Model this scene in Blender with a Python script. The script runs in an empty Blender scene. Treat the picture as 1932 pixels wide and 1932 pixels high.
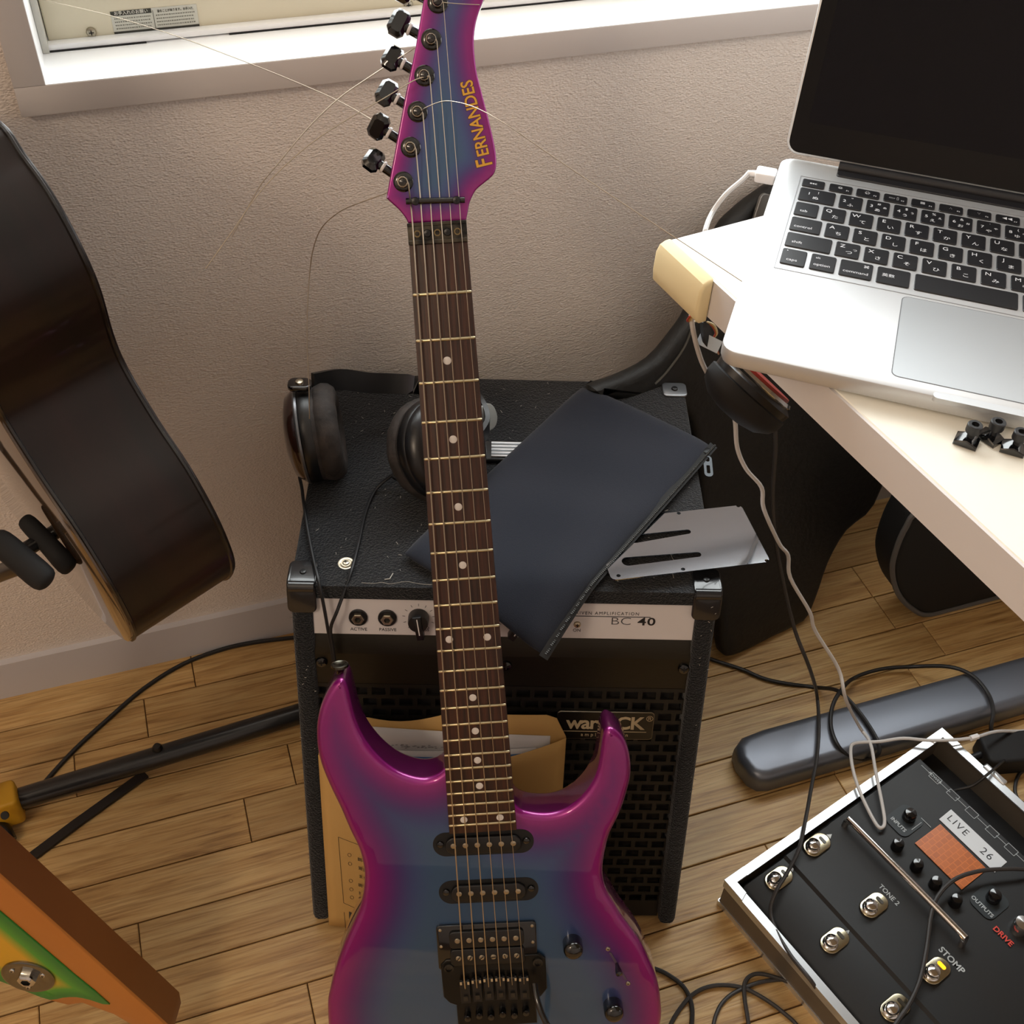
import bpy, bmesh, math, random
from mathutils import Vector, Matrix
from mathutils.geometry import delaunay_2d_cdt

random.seed(7)
SC = bpy.context.scene
COL = SC.collection
V = Vector

# ------------------------------------------------------------------ camera
FPX, IMG = 2157.52, 1932.0
CAM = V((0.0, 0.0, 1.17))
RGT = V((0.949211, -0.312929, 0.032768))
UPV = V((0.200668, 0.6823, 0.702993))
BCK = V((-0.242345, -0.660713, 0.710442))
cam_data = bpy.data.cameras.new('camera')
cam_data.sensor_width = 36.0
cam_data.lens = 36.0 * FPX / IMG
cam_data.clip_start = 0.02
cam = bpy.data.objects.new('camera', cam_data)
cam.matrix_world = Matrix(((RGT.x, UPV.x, BCK.x, CAM.x), (RGT.y, UPV.y, BCK.y, CAM.y), (RGT.z, UPV.z, BCK.z, CAM.z), (0, 0, 0, 1)))
COL.objects.link(cam)
SC.camera = cam

# ------------------------------------------------------------------ light
WORLD_STRENGTH = 1.0
world = bpy.data.worlds.new('world')
SC.world = world
world.use_nodes = True
bg = world.node_tree.nodes['Background']
bg.inputs['Color'].default_value = (1.0, 0.97, 0.94, 1)
bg.inputs['Strength'].default_value = WORLD_STRENGTH

def area_light(name, loc, target, sx, sy, power, color):
    d = bpy.data.lights.new(name, 'AREA')
    d.shape = 'RECTANGLE'; d.size = sx; d.size_y = sy; d.energy = power; d.color = color
    o = bpy.data.objects.new(name, d)
    o.location = loc
    o.rotation_euler = (V(target) - V(loc)).to_track_quat('-Z', 'Y').to_euler()
    COL.objects.link(o)
    return o

area_light('window_daylight', (0.84, 1.16, 1.20), (0.84, 0.16, 1.14), 1.75, 0.78, 48, (0.95, 0.98, 1.0))
area_light('side_window_daylight', (2.6, -0.6, 1.5), (0.3, -0.1, 1.3), 1.3, 1.2, 19, (0.97, 0.98, 1.0))
lamp = bpy.data.lights.new('warm_fill_light', 'POINT')  # unseen warm fill light added near the left wall
lamp.energy = 33; lamp.shadow_soft_size = 0.16; lamp.color = (1.0, 0.80, 0.60)
lamp_o = bpy.data.objects.new('warm_fill_light', lamp); lamp_o.location = (-1.20, -0.40, 1.90); COL.objects.link(lamp_o)

vs = SC.view_settings
vs.view_transform = 'Standard'
vs.look = 'None'
vs.gamma = 1.0
vs.use_curve_mapping = False
vs.exposure = -0.3
SC.cycles.use_denoising = True
SC.cycles.max_bounces = 8

# ------------------------------------------------------------------ photo geometry -> room geometry
def ray(x, y):
    return (RGT * (x - 966) + UPV * (966 - y) - BCK * FPX).normalized()
def onplane(x, y, n, p0):
    d = ray(x, y)
    return CAM + d * ((V(p0) - CAM).dot(n) / d.dot(n))
def onz(x, y, z=0.0):
    return onplane(x, y, V((0, 0, 1)), V((0, 0, z)))
def ony(x, y, yy):
    return onplane(x, y, V((0, 1, 0)), V((0, yy, 0)))
def atd(x, y, depth):
    d = ray(x, y)
    return CAM + d * (depth / -d.dot(BCK))
def frame(o, x, y, z):
    return Matrix(((x[0], y[0], z[0], o[0]), (x[1], y[1], z[1], o[1]), (x[2], y[2], z[2], o[2]), (0, 0, 0, 1)))
def frame_z(o, z, xhint=(1, 0, 0)):
    z = V(z).normalized(); x = V(xhint); x = (x - z * x.dot(z)).normalized(); y = z.cross(x)
    return frame(V(o), x, y, z)
T = Matrix.Translation
def Rz(a): return Matrix.Rotation(math.radians(a), 4, 'Z')
def Rx(a): return Matrix.Rotation(math.radians(a), 4, 'X')
def Ry(a): return Matrix.Rotation(math.radians(a), 4, 'Y')

# ------------------------------------------------------------------ materials
def lin(c):
    if isinstance(c, str):
        c = tuple(int(c[i:i + 2], 16) / 255 for i in (0, 2, 4))
    return tuple((v / 12.92 if v <= 0.04045 else ((v + 0.055) / 1.055) ** 2.4) for v in c) + (1.0,)
MATS = {}
def mat(name, color, rough=0.5, metal=0.0, coat=0.0, spec=0.5, noise=None, bump=None, emit=None, sheen=0.0, aniso=0.0):
    """noise=(scale, second colour, contrast, stretch xyz); bump=(scale, distance, stretch)"""
    if name in MATS: return MATS[name]
    m = bpy.data.materials.new(name); m.use_nodes = True
    nt = m.node_tree; b = nt.nodes['Principled BSDF']
    b.inputs['Base Color'].default_value = lin(color)
    b.inputs['Roughness'].default_value = rough
    b.inputs['Metallic'].default_value = metal
    b.inputs['Coat Weight'].default_value = coat
    b.inputs['Coat Roughness'].default_value = 0.04
    b.inputs['Specular IOR Level'].default_value = spec
    b.inputs['Sheen Weight'].default_value = sheen
    b.inputs['Anisotropic'].default_value = aniso
    if emit:
        b.inputs['Emission Color'].default_value = lin(emit[0]); b.inputs['Emission Strength'].default_value = emit[1]
    tc = None
    def coords(stretch):
        t = nt.nodes.new('ShaderNodeTexCoord'); mp = nt.nodes.new('ShaderNodeMapping')
        mp.inputs['Scale'].default_value = stretch
        nt.links.new(t.outputs['Object'], mp.inputs['Vector']); return mp.outputs['Vector']
    if noise:
        n = nt.nodes.new('ShaderNodeTexNoise'); n.inputs['Scale'].default_value = noise[0]; n.inputs['Detail'].default_value = 6
        nt.links.new(coords(noise[3] if len(noise) > 3 else (1, 1, 1)), n.inputs['Vector'])
        r = nt.nodes.new('ShaderNodeValToRGB')
        c = noise[2]
        r.color_ramp.elements[0].position = 0.5 - c; r.color_ramp.elements[1].position = 0.5 + c
        r.color_ramp.elements[0].color = lin(color); r.color_ramp.elements[1].color = lin(noise[1])
        nt.links.new(n.outputs['Fac'], r.inputs['Fac']); nt.links.new(r.outputs['Color'], b.inputs['Base Color'])
    if bump:
        n = nt.nodes.new('ShaderNodeTexNoise'); n.inputs['Scale'].default_value = bump[0]; n.inputs['Detail'].default_value = 3
        nt.links.new(coords(bump[2] if len(bump) > 2 else (1, 1, 1)), n.inputs['Vector'])
        bp = nt.nodes.new('ShaderNodeBump'); bp.inputs['Strength'].default_value = 1.0; bp.inputs['Distance'].default_value = bump[1]
        nt.links.new(n.outputs['Fac'], bp.inputs['Height']); nt.links.new(bp.outputs['Normal'], b.inputs['Normal'])
    MATS[name] = m
    return m

black_plastic = mat('black_plastic', '101012', 0.35)
black_gloss = mat('black_gloss', '08080a', 0.12, coat=0.6)
black_matt = mat('black_matt', '0c0c0e', 0.7)
rubber = mat('black_rubber', '17171a', 0.5)
chrome = mat('chrome', 'd8d8d8', 0.12, metal=1)
nickel = mat('nickel', 'b4aa96', 0.3, metal=1)
alu = mat('aluminium', 'c9ccd0', 0.32, metal=1)
white_plastic = mat('white_plastic', 'eceaea', 0.35)

# ------------------------------------------------------------------ objects
def tag(o, label=None, cat=None, group=None, kind=None):
    if label: o['label'] = label
    if cat: o['category'] = cat
    if group: o['group'] = group
    if kind: o['kind'] = kind
    return o
def thing(name, label, cat, mtx=None, group=None):
    o = bpy.data.objects.new(name, None)
    o.empty_display_size = 0.05
    if mtx is not None: o.matrix_world = mtx
    COL.objects.link(o)
    return tag(o, label, cat, group)
def link(name, data, parent=None, mtx=None):
    o = bpy.data.objects.new(name, data)
    if parent is not None: o.parent = parent
    if mtx is not None: o.matrix_basis = mtx
    COL.objects.link(o)
    return o

class MB:
    """collects pieces of one mesh"""
    def __init__(s): s.v = []; s.f = []; s.sm = []
    def add(s, vs, fs, M=None, smooth=True):
        b = len(s.v)
        s.v += [tuple(M @ V(p)) if M is not None else tuple(p) for p in vs]
        s.f += [tuple(i + b for i in f) for f in fs]
        s.sm += [smooth] * len(fs)
        return s
    def box(s, c, d, M=None):
        x, y, z = (q / 2 for q in d)
        vs = [(c[0] + i * x, c[1] + j * y, c[2] + k * z) for k in (-1, 1) for j in (-1, 1) for i in (-1, 1)]
        return s.add(vs, [(0, 2, 3, 1), (4, 5, 7, 6), (0, 1, 5, 4), (2, 6, 7, 3), (0, 4, 6, 2), (1, 3, 7, 5)], M, False)
    def prism(s, outline, z0, z1, r=0.0, M=None, seg=3, rb=None, cap=True):
        """outline counter-clockwise in xy, extruded z0..z1, edges rounded with radius r (rb at the bottom)"""
        if area2(outline) < 0: outline = outline[::-1]
        rb = r if rb is None else rb
        rings = []
        if rb > 0:
            for k in range(seg + 1):
                a = math.pi / 2 * k / seg
                rings.append((rb * (1 - math.sin(a)), z0 + rb * (1 - math.cos(a))))
        else: rings.append((0, z0))
        if r > 0:
            for k in range(seg + 1):
                a = math.pi / 2 * k / seg
                rings.append((r * (1 - math.cos(a)), z1 - r * (1 - math.sin(a))))
        else: rings.append((0, z1))
        n = len(outline); vs = []; fs = []; flat = r == 0 and rb == 0
        for ins, z in rings: vs += [(p[0], p[1], z) for p in inset(outline, ins)]
        for k in range(len(rings) - 1):
            for i in range(n):
                j = (i + 1) % n
                fs.append((k * n + i, k * n + j, (k + 1) * n + j, (k + 1) * n + i))
        s.add(vs, fs, M, True)
        b = len(s.v) - len(vs)
        if cap:
            s.f.append(tuple(b + i for i in range(n - 1, -1, -1))); s.sm.append(False)
            s.f.append(tuple(b + (len(rings) - 1) * n + i for i in range(n))); s.sm.append(False)
        return s
    def lathe(s, prof, n=24, M=None, sx=1.0, sy=1.0):
        vs = []; fs = []
        for r, z in prof:
            vs += [(r * sx * math.cos(2 * math.pi * i / n), r * sy * math.sin(2 * math.pi * i / n), z) for i in range(n)]
        for k in range(len(prof) - 1):
            for i in range(n):
                j = (i + 1) % n
                fs.append((k * n + i, k * n + j, (k + 1) * n + j, (k + 1) * n + i))
        s.add(vs, fs, M, True)
        b = len(s.v) - len(vs)
        if prof[0][0] > 1e-6: s.f.append(tuple(b + i for i in range(n - 1, -1, -1))); s.sm.append(False)
        if prof[-1][0] > 1e-6: s.f.append(tuple(b + (len(prof) - 1) * n + i for i in range(n))); s.sm.append(False)
        return s
    def tube(s, pts, r, n=8, M=None, sub=0, flat=None, closed=False):
        """round tube along pts; flat=(width, thickness, up vector) gives a band"""
        pts = [V(p) for p in pts]
        if sub:
            if isinstance(r, (list, tuple)): r = [q.x for q in catmull([V((q, 0, 0)) for q in r], sub)]
            pts = catmull(pts, sub)
        vs = []; fs = []
        m = len(pts); up = None
        for i in range(m):
            t = (pts[min(i + 1, m - 1)] - pts[max(i - 1, 0)]).normalized()
            if flat: up = V(flat[2])
            elif up is None: up = V((0, 0, 1)) if abs(t.z) < 0.9 else V((1, 0, 0))
            a = (up - t * up.dot(t)).normalized(); up = a
            b = t.cross(a)
            if flat:
                w, h = flat[0] / 2, flat[1] / 2
                for ca, cb in ((h, w), (h, -w), (-h, -w), (-h, w)): vs.append(pts[i] + a * ca + b * cb)
            else:
                rr = r[i] if isinstance(r, (list, tuple)) else r
                for k in range(n):
                    th = 2 * math.pi * k / n
                    vs.append(pts[i] + a * (rr * math.cos(th)) + b * (rr * math.sin(th)))
        k = 4 if flat else n
        for i in range(m - 1):
            for q in range(k):
                w = (q + 1) % k
                fs.append((i * k + q, i * k + w, (i + 1) * k + w, (i + 1) * k + q))
        fs.append(tuple(range(k - 1, -1, -1))); fs.append(tuple((m - 1) * k + q for q in range(k)))
        return s.add(vs, fs, M, not flat)
    def mesh(s, name, m):
        me = bpy.data.meshes.new(name)
        me.from_pydata(s.v, [], s.f)
        me.polygons.foreach_set('use_smooth', s.sm)
        if m is not None: me.materials.append(m)
        me.update()
        me.set_sharp_from_angle(angle=math.radians(40))
        return me
    def obj(s, name, m, parent=None, mtx=None):
        me = s.mesh(name, m)
        bm = bmesh.new(); bm.from_mesh(me); bmesh.ops.recalc_face_normals(bm, faces=bm.faces); bm.to_mesh(me); bm.free()
        me.set_sharp_from_angle(angle=math.radians(40))
        return link(name, me, parent, mtx)

def area2(p):
    return sum(p[i][0] * p[(i + 1) % len(p)][1] - p[(i + 1) % len(p)][0] * p[i][1] for i in range(len(p)))
def inset(p, d):
    if d == 0: return p
    n = len(p); out = []
    for i in range(n):
        a, b, c = V(p[i - 1][:2]), V(p[i][:2]), V(p[(i + 1) % n][:2])
        e1, e2 = (b - a), (c - b)
        e1 = e1.normalized() if e1.length > 1e-9 else e2.normalized()
        e2 = e2.normalized() if e2.length > 1e-9 else e1
        n1, n2 = V((-e1.y, e1.x)), V((-e2.y, e2.x))
        m = n1 + n2
        m = m.normalized() if m.length > 1e-6 else n1
        k = d / max(0.5, m.dot(n1))
        out.append((b.x + m.x * k, b.y + m.y * k))
    return out
def catmull(pts, sub, closed=False):
    out = []; n = len(pts)
    rng = range(n) if closed else range(n - 1)
    for i in rng:
        if closed: p0, p1, p2, p3 = pts[i - 1], pts[i], pts[(i + 1) % n], pts[(i + 2) % n]
        else: p0, p1, p2, p3 = pts[max(i - 1, 0)], pts[i], pts[i + 1], pts[min(i + 2, n - 1)]
        for k in range(sub):
            t = k / sub
            out.append(0.5 * ((2 * p1) + (p2 - p0) * t + (2 * p0 - 5 * p1 + 4 * p2 - p3) * t * t + (3 * p1 - p0 - 3 * p2 + p3) * t ** 3))
    if not closed: out.append(pts[-1])
    return out
def rrect(w, h, r, n=5, c=(0, 0)):
    out = []
    for cx, cy, a0 in ((w / 2 - r, h / 2 - r, 0), (-w / 2 + r, h / 2 - r, 90), (-w / 2 + r, -h / 2 + r, 180), (w / 2 - r, -h / 2 + r, 270)):
        for k in range(n + 1):
            a = math.radians(a0 + 90 * k / n)
            out.append((c[0] + cx + r * math.cos(a), c[1] + cy + r * math.sin(a)))
    return out
def circle(r, n=20, c=(0, 0)):
    return [(c[0] + r * math.cos(2 * math.pi * k / n), c[1] + r * math.sin(2 * math.pi * k / n)) for k in range(n)]
def text(name, s, size, m, parent, mtx, align='CENTER', bold=0.0, space=1.0, extrude=0.0001, sx=1.0):
    c = bpy.data.curves.new(name, 'FONT')
    c.body = s; c.size = size; c.align_x = align; c.align_y = 'CENTER'; c.offset = bold; c.space_character = space
    c.extrude = extrude; c.resolution_u = 3
    c.materials.append(m)
    return link(name, c, parent, mtx @ Matrix.Diagonal((sx, 1, 1, 1)))
def screw(parent, mtx, r, m, name='screw', slot=True):
    b = MB()
    b.lathe([(r, -r * 0.1), (r, r * 0.15), (r * 0.85, r * 0.4), (r * 0.4, r * 0.52), (0, r * 0.55)], 16)
    o = b.obj(name, m, parent, mtx)
    if slot:
        d = MB(); d.box((0, 0, r * 0.5), (r * 0.95, r * 0.2, r * 0.2)); d.box((0, 0, r * 0.5), (r * 0.2, r * 0.95, r * 0.2))
        d.obj('cross_slot', black_matt, o)
    return o

# ------------------------------------------------------------------ floor
WALL_Y = 0.9677
def wood_floor_material():
    m = bpy.data.materials.new('oak_plank'); m.use_nodes = True
    nt = m.node_tree; b = nt.nodes['Principled BSDF']; N = nt.nodes.new; L = nt.links.new
    geo = N('ShaderNodeNewGeometry'); info = N('ShaderNodeObjectInfo')
    off = N('ShaderNodeVectorMath'); off.operation = 'MULTIPLY_ADD'
    cmb = N('ShaderNodeCombineXYZ')
    for i in range(3): L(info.outputs['Random'], cmb.inputs[i])
    L(cmb.outputs[0], off.inputs[0]); off.inputs[1].default_value = (37, 53, 11); L(geo.outputs['Position'], off.inputs[2])
    mp = N('ShaderNodeMapping'); mp.inputs['Scale'].default_value = (5, 62, 1); L(off.outputs[0], mp.inputs['Vector'])
    n1 = N('ShaderNodeTexNoise'); n1.inputs['Scale'].default_value = 1.6; n1.inputs['Detail'].default_value = 9; n1.inputs['Roughness'].default_value = 0.62
    n1.inputs['Distortion'].default_value = 0.6
    L(mp.outputs[0], n1.inputs['Vector'])
    mp2 = N('ShaderNodeMapping'); mp2.inputs['Scale'].default_value = (14, 420, 1); L(off.outputs[0], mp2.inputs['Vector'])
    n2 = N('ShaderNodeTexNoise'); n2.inputs['Scale'].default_value = 1.0; n2.inputs['Detail'].default_value = 4; L(mp2.outputs[0], n2.inputs['Vector'])
    r1 = N('ShaderNodeValToRGB'); e = r1.color_ramp.elements
    e[0].position = 0.28; e[0].color = lin('8f6a3c'); e[1].position = 0.62; e[1].color = lin('d2b078')
    k = r1.color_ramp.elements.new(0.43); k.color = lin('bf9860')
    L(n1.outputs['Fac'], r1.inputs['Fac'])
    mix = N('ShaderNodeMix'); mix.data_type = 'RGBA'; mix.blend_type = 'MULTIPLY'
    r2 = N('ShaderNodeValToRGB'); r2.color_ramp.elements[0].position = 0.33; r2.color_ramp.elements[0].color = (0.62, 0.55, 0.48, 1)
    r2.color_ramp.elements[1].position = 0.52; r2.color_ramp.elements[1].color = (1, 1, 1, 1)
    L(n2.outputs['Fac'], r2.inputs['Fac'])
    mix.inputs[0].default_value = 0.75; L(r1.outputs[0], mix.inputs[6]); L(r2.outputs[0], mix.inputs[7])
    hs = N('ShaderNodeHueSaturation'); L(mix.outputs[2], hs.inputs['Color'])
    mr = N('ShaderNodeMapRange'); mr.inputs['To Min'].default_value = 0.86; mr.inputs['To Max'].default_value = 1.1
    L(info.outputs['Random'], mr.inputs[0]); L(mr.outputs[0], hs.inputs['Value'])
    L(hs.outputs[0], b.inputs['Base Color'])
    b.inputs['Roughness'].default_value = 0.42
    bp = N('ShaderNodeBump'); bp.inputs['Distance'].default_value = 0.0003; L(n2.outputs['Fac'], bp.inputs['Height']); L(bp.outputs[0], b.inputs['Normal'])
    return m
oak = wood_floor_material()
kerf = mat('plank_joint', '5a3c1e', 0.8)
fl = MB(); fl.box((0.55, -0.66, -0.023), (4.5, 3.3, 0.04))
floor = tag(fl.obj('floor', kerf), 'light oak strip floor of staggered short boards', kind='structure')
PITCH = 0.05752
def plank_mesh(L):
    b = MB()
    b.prism([(-L / 2, -PITCH / 2 + 0.0008), (L / 2, -PITCH / 2 + 0.0008), (L / 2, PITCH / 2 - 0.0008), (-L / 2, PITCH / 2 - 0.0008)], -0.003, 0.0, 0.0007, seg=1, rb=0)
    for i in range(len(b.sm)): b.sm[i] = False
    return b.mesh('plank', oak)
plank_meshes = {}
joints = {0: -0.055, 1: -0.128, 2: 0.30, 3: 0.0365, 4: -0.035, 5: 0.28, 6: -0.155, 7: 0.18, 8: 0.028}
joints[0] = onz(366, 1275).x; joints[1] = onz(275, 1350).x; joints[3] = onz(549, 1435).x; joints[4] = onz(466, 1540).x
joints[6] = onz(264.5, 1781).x; joints[8] = onz(587, 1892).x
right_joint = {5: onz(1364, 1304).x, 7: onz(1396, 1762).x}
rr = random.Random(3)
row = 0
while WALL_Y - row * PITCH > -0.55:
    y = WALL_Y - (row + 0.5) * PITCH
    LEN = (0.40, 0.45, 0.52)[row % 3]
    j0 = joints.get(row, rr.uniform(-0.3, 0.3))
    k0 = math.floor((-0.95 - j0) / LEN)
    x = j0 + k0 * LEN
    while x < 1.55:
        key = round(LEN - 0.0011, 4)
        if key not in plank_meshes: plank_meshes[key] = plank_mesh(key)
        p = link('plank', plank_meshes[key], floor, T((x + LEN / 2, y, 0)))
        x += LEN
    row += 1

# ------------------------------------------------------------------ wall, window, baseboard
def wallpaper_material():
    m = bpy.data.materials.new('woven_wallpaper'); m.use_nodes = True
    nt = m.node_tree; b = nt.nodes['Principled BSDF']; N = nt.nodes.new; L = nt.links.new
    geo = N('ShaderNodeNewGeometry')
    mp = N('ShaderNodeMapping'); mp.inputs['Scale'].default_value = (380, 1, 640); L(geo.outputs['Position'], mp.inputs['Vector'])
    v = N('ShaderNodeTexVoronoi'); v.inputs['Scale'].default_value = 1.0; v.inputs['Randomness'].default_value = 0.85; L(mp.outputs[0], v.inputs['Vector'])
    n = N('ShaderNodeTexNoise'); n.inputs['Scale'].default_value = 0.6; n.inputs['Detail'].default_value = 3; L(mp.outputs[0], n.inputs['Vector'])
    ad = N('ShaderNodeMath'); ad.operation = 'ADD'; L(v.outputs['Distance'], ad.inputs[0]); L(n.outputs['Fac'], ad.inputs[1])
    bp = N('ShaderNodeBump'); bp.inputs['Distance'].default_value = 0.0008; bp.inputs['Strength'].default_value = 0.9
    L(ad.outputs[0], bp.inputs['Height']); L(bp.outputs[0], b.inputs['Normal'])
    b.inputs['Base Color'].default_value = lin('eadfd6'); b.inputs['Roughness'].default_value = 0.75
    b.inputs['Specular IOR Level'].default_value = 0.3
    return m
wallpaper = wallpaper_material()
WX0, WX1, WZ0, WZ1 = -0.0641, 1.75, 0.7465, 1.62
w = MB()
yc = WALL_Y + 0.07
w.box(((-1.7 + WX0) / 2, yc, 1.25), (WX0 + 1.7, 0.14, 2.5))
w.box(((2.8 + WX1) / 2, yc, 1.25), (2.8 - WX1, 0.14, 2.5))
w.box(((WX0 + WX1) / 2, yc, WZ0 / 2 - 0.004), (WX1 - WX0, 0.14, WZ0 - 0.008))
w.box(((WX0 + WX1) / 2, yc, (2.5 + WZ1) / 2), (WX1 - WX0, 0.14, 2.5 - WZ1))
plain_wall = mat('plain_wallpaper', 'd9cfc8', 0.8)
for nm, c_, d_, lab in (('wall_left', (-1.75, -0.6, 1.25), (0.1, 3.4, 2.5), 'pale wall closing the room on one side'), ('wall_right', (2.85, -0.6, 1.25), (0.1, 3.4, 2.5), 'pale wall across the room from the guitar stand'), ('wall_front', (0.55, -2.35, 1.25), (4.7, 0.1, 2.5), 'pale wall behind the viewer')):
    q = MB(); q.box(c_, d_); tag(q.obj(nm, plain_wall), lab, kind='structure')
q = MB(); q.box((0.55, -0.6, 2.45), (4.7, 3.5, 0.1)); tag(q.obj('ceiling', mat('ceiling_white', 'dedad4', 0.8)), 'white ceiling', kind='structure')
tag(w.obj('wall_back', wallpaper), 'wall with pale woven-textured wallpaper below the window', kind='structure')
trim_white = mat('white_trim_paint', 'cfcdd2', 0.45)
b = MB(); b.prism([(WALL_Y - 0.0085, 0), (WALL_Y, 0), (WALL_Y, 0.0613), (WALL_Y - 0.0085, 0.0613)], -1.6, 2.8, 0.0015, M=Matrix(((0, 0, 1, 0), (1, 0, 0, 0), (0, 1, 0, 0), (0, 0, 0, 1))))
tag(b.obj('baseboard_back', trim_white), 'white baseboard along the foot of the wall', kind='structure')

win = tag(thing('window_1', 'white framed window with a deep sill above the guitar', None, T((WX0, WALL_Y, WZ0))), kind='structure')
casing = mat('window_casing', 'd2cac6', 0.4)
sill_white = mat('window_sill_white', 'f4f5f6', 0.3)
def wbox(name, m, x0, x1, y0, y1, z0, z1, bev=0.0012):
    c = MB()
    c.prism([(x0 - WX0, z0 - WZ0), (x1 - WX0, z0 - WZ0), (x1 - WX0, z1 - WZ0), (x0 - WX0, z1 - WZ0)], -(y1 - WALL_Y), -(y0 - WALL_Y), bev, seg=2, M=Matrix(((1, 0, 0, 0), (0, 0, -1, 0), (0, 1, 0, 0), (0, 0, 0, 1))))
    for i in range(len(c.sm)): c.sm[i] = False
    return c.obj(name, m, win)
CW = 0.0246
wbox('window_casing', casing, WX0 - CW, WX1 + CW, WALL_Y - 0.011, WALL_Y + 0.002, WZ0 - CW, WZ0)
wbox('window_casing', casing, WX0 - CW, WX0, WALL_Y - 0.011, WALL_Y + 0.002, WZ0, WZ1)
wbox('window_casing', casing, WX1, WX1 + CW, WALL_Y - 0.011, WALL_Y + 0.002, WZ0, WZ1)
wbox('window_casing', casing, WX0 - CW, WX1 + CW, WALL_Y - 0.011, WALL_Y + 0.002, WZ1, WZ1 + CW)
wbox('window_sill', sill_white, WX0, WX1, WALL_Y - 0.0104, WALL_Y + 0.14, WZ0 - 0.008, WZ0 + 0.0004, 0.0002)
wbox('window_jamb', sill_white, WX0 - 0.006, WX0 + 0.0004, WALL_Y - 0.0104, WALL_Y + 0.14, WZ0, WZ1)
wbox('window_jamb', sill_white, WX1, WX1 + 0.006, WALL_Y - 0.004, WALL_Y + 0.14, WZ0, WZ1)
RY = WALL_Y + 0.050
wbox('gap_shadow_strip', black_matt, WX0 + 0.006, WX0 + 0.085, RY - 0.0006, RY + 0.01, WZ0, WZ0 + 0.0018, 0)  # black strips stand in for the shade of the gap under the rail
wbox('gap_shadow_strip', black_matt, WX0 + 0.155, WX1 - 0.006, RY - 0.0006, RY + 0.01, WZ0, WZ0 + 0.0016, 0)
wbox('sash_rail', sill_white, WX0 + 0.004, WX1 - 0.004, RY, RY + 0.0105, WZ0 + 0.0015, WZ0 + 0.0065)
wbox('sash_stile', mat('sash_stile_grey', 'c9c8bf', 0.4), WX0 + 0.0005, WX0 + 0.006, RY - 0.002, RY + 0.05, WZ0 + 0.0005, WZ1, 0.0008)
glass = bpy.data.materials.new('window_glass'); glass.use_nodes = True
gn = glass.node_tree
for n_ in list(gn.nodes):
    if n_.type != 'OUTPUT_MATERIAL': gn.nodes.remove(n_)
tb = gn.nodes.new('ShaderNodeBsdfTransparent'); tb.inputs[0].default_value = (0.97, 0.98, 0.97, 1)
gb = gn.nodes.new('ShaderNodeBsdfGlossy'); gb.inputs['Roughness'].default_value = 0.02
mx = gn.nodes.new('ShaderNodeMixShader'); mx.inputs[0].default_value = 0.06
gn.links.new(tb.outputs[0], mx.inputs[1]); gn.links.new(gb.outputs[0], mx.inputs[2]); gn.links.new(mx.outputs[0], gn.nodes['Material Output'].inputs[0])
wbox('window_pane', glass, WX0 + 0.006, WX1 - 0.006, RY + 0.06, RY + 0.064, WZ0 + 0.004, WZ1, 0)
# beige panel standing in the window
PY = RY + 0.0105
beige = mat('beige_enamel', 'd8d0b8', 0.4)
pan = thing('window_panel', 'beige metal panel with a printed care sticker standing behind the window sill', 'panel', T((WX0, PY, WZ0)))
c = MB(); c.prism([(0.0065, 0.003), (1.70, 0.003), (1.70, 0.0865), (0.0065, 0.0865)], 0, 0.02, 0.002, M=Matrix(((1, 0, 0, 0), (0, 0, 1, 0), (0, 1, 0, 0), (0, 0, 0, 1))))
c.obj('panel_body', beige, pan)
WIN_F = Matrix(((1, 0, 0, 0), (0, 0, -1, 0), (0, 1, 0, 0), (0, 0, 0, 1)))   # local x right, y up, z towards the room
def wloc(px, py, y=PY): p = ony(px, py, y); return (p.x - WX0, 0, p.z - WZ0)
for q in ((172, 60), (770, 8)):
    p = wloc(*q); screw(pan, T((p[0], -0.0002, p[2])) @ WIN_F, 0.0042, mat('screw_steel', 'aaa494', 0.3, metal=1))
p0 = wloc(207, 22); p1 = wloc(370, 8); p2 = wloc(213, 65)
sx_, sz_ = p1[0] - p0[0], p0[2] - p2[2]
stk = MB(); stk.box((sx_ / 2, -sz_ / 2, 0.0002), (sx_, sz_, 0.0003))
SM = T((p0[0], -0.0001, p0[2])) @ WIN_F
st = stk.obj('sticker', mat('sticker_silver', 'c8c8bd', 0.5), pan, SM)
dk = mat('sticker_print', '33332c', 0.6); lt = mat('sticker_light', 'e6e4da', 0.6)
h = MB(); h.box((sx_ * 0.235, -sz_ * 0.10, 0.0005), (sx_ * 0.47, sz_ * 0.2, 0.0002)); h.box((sx_ * 0.5, -sz_ * 0.945, 0.0005), (sx_, sz_ * 0.11, 0.0002)); h.box((sx_ * 0.485, -sz_ * 0.5, 0.0005), (0.0004, sz_ * 0.8, 0.0002))
h.obj('sticker_print', dk, st)
text('sticker_text', 'お手入れのお願い', 0.0035, lt, st, T((sx_ * 0.235, -sz_ * 0.1, 0.0007)))
text('sticker_text', '溜ることがあります。お手入れ', 0.0027, dk, st, T((sx_ * 0.745, -sz_ * 0.16, 0.0006)), sx=0.8)
ln = MB()
for col, x0, x1 in ((0, 0.03, 0.46), (1, 0.51, 0.97)):
    for k in range(4 + 0):
        yy = -sz_ * (0.33 + 0.145 * k)
        xx = x0
        while xx < x1 - 0.02:
            ww = rr.uniform(0.012, 0.03)
            ln.box((sx_ * (xx + ww / 2), yy, 0.0005), (sx_ * ww * 0.6, sz_ * 0.05, 0.0001)); xx += ww
tag(ln.obj('fine_print', mat('fine_print_grey', '6e6e64', 0.6), st), kind='stuff')

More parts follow.
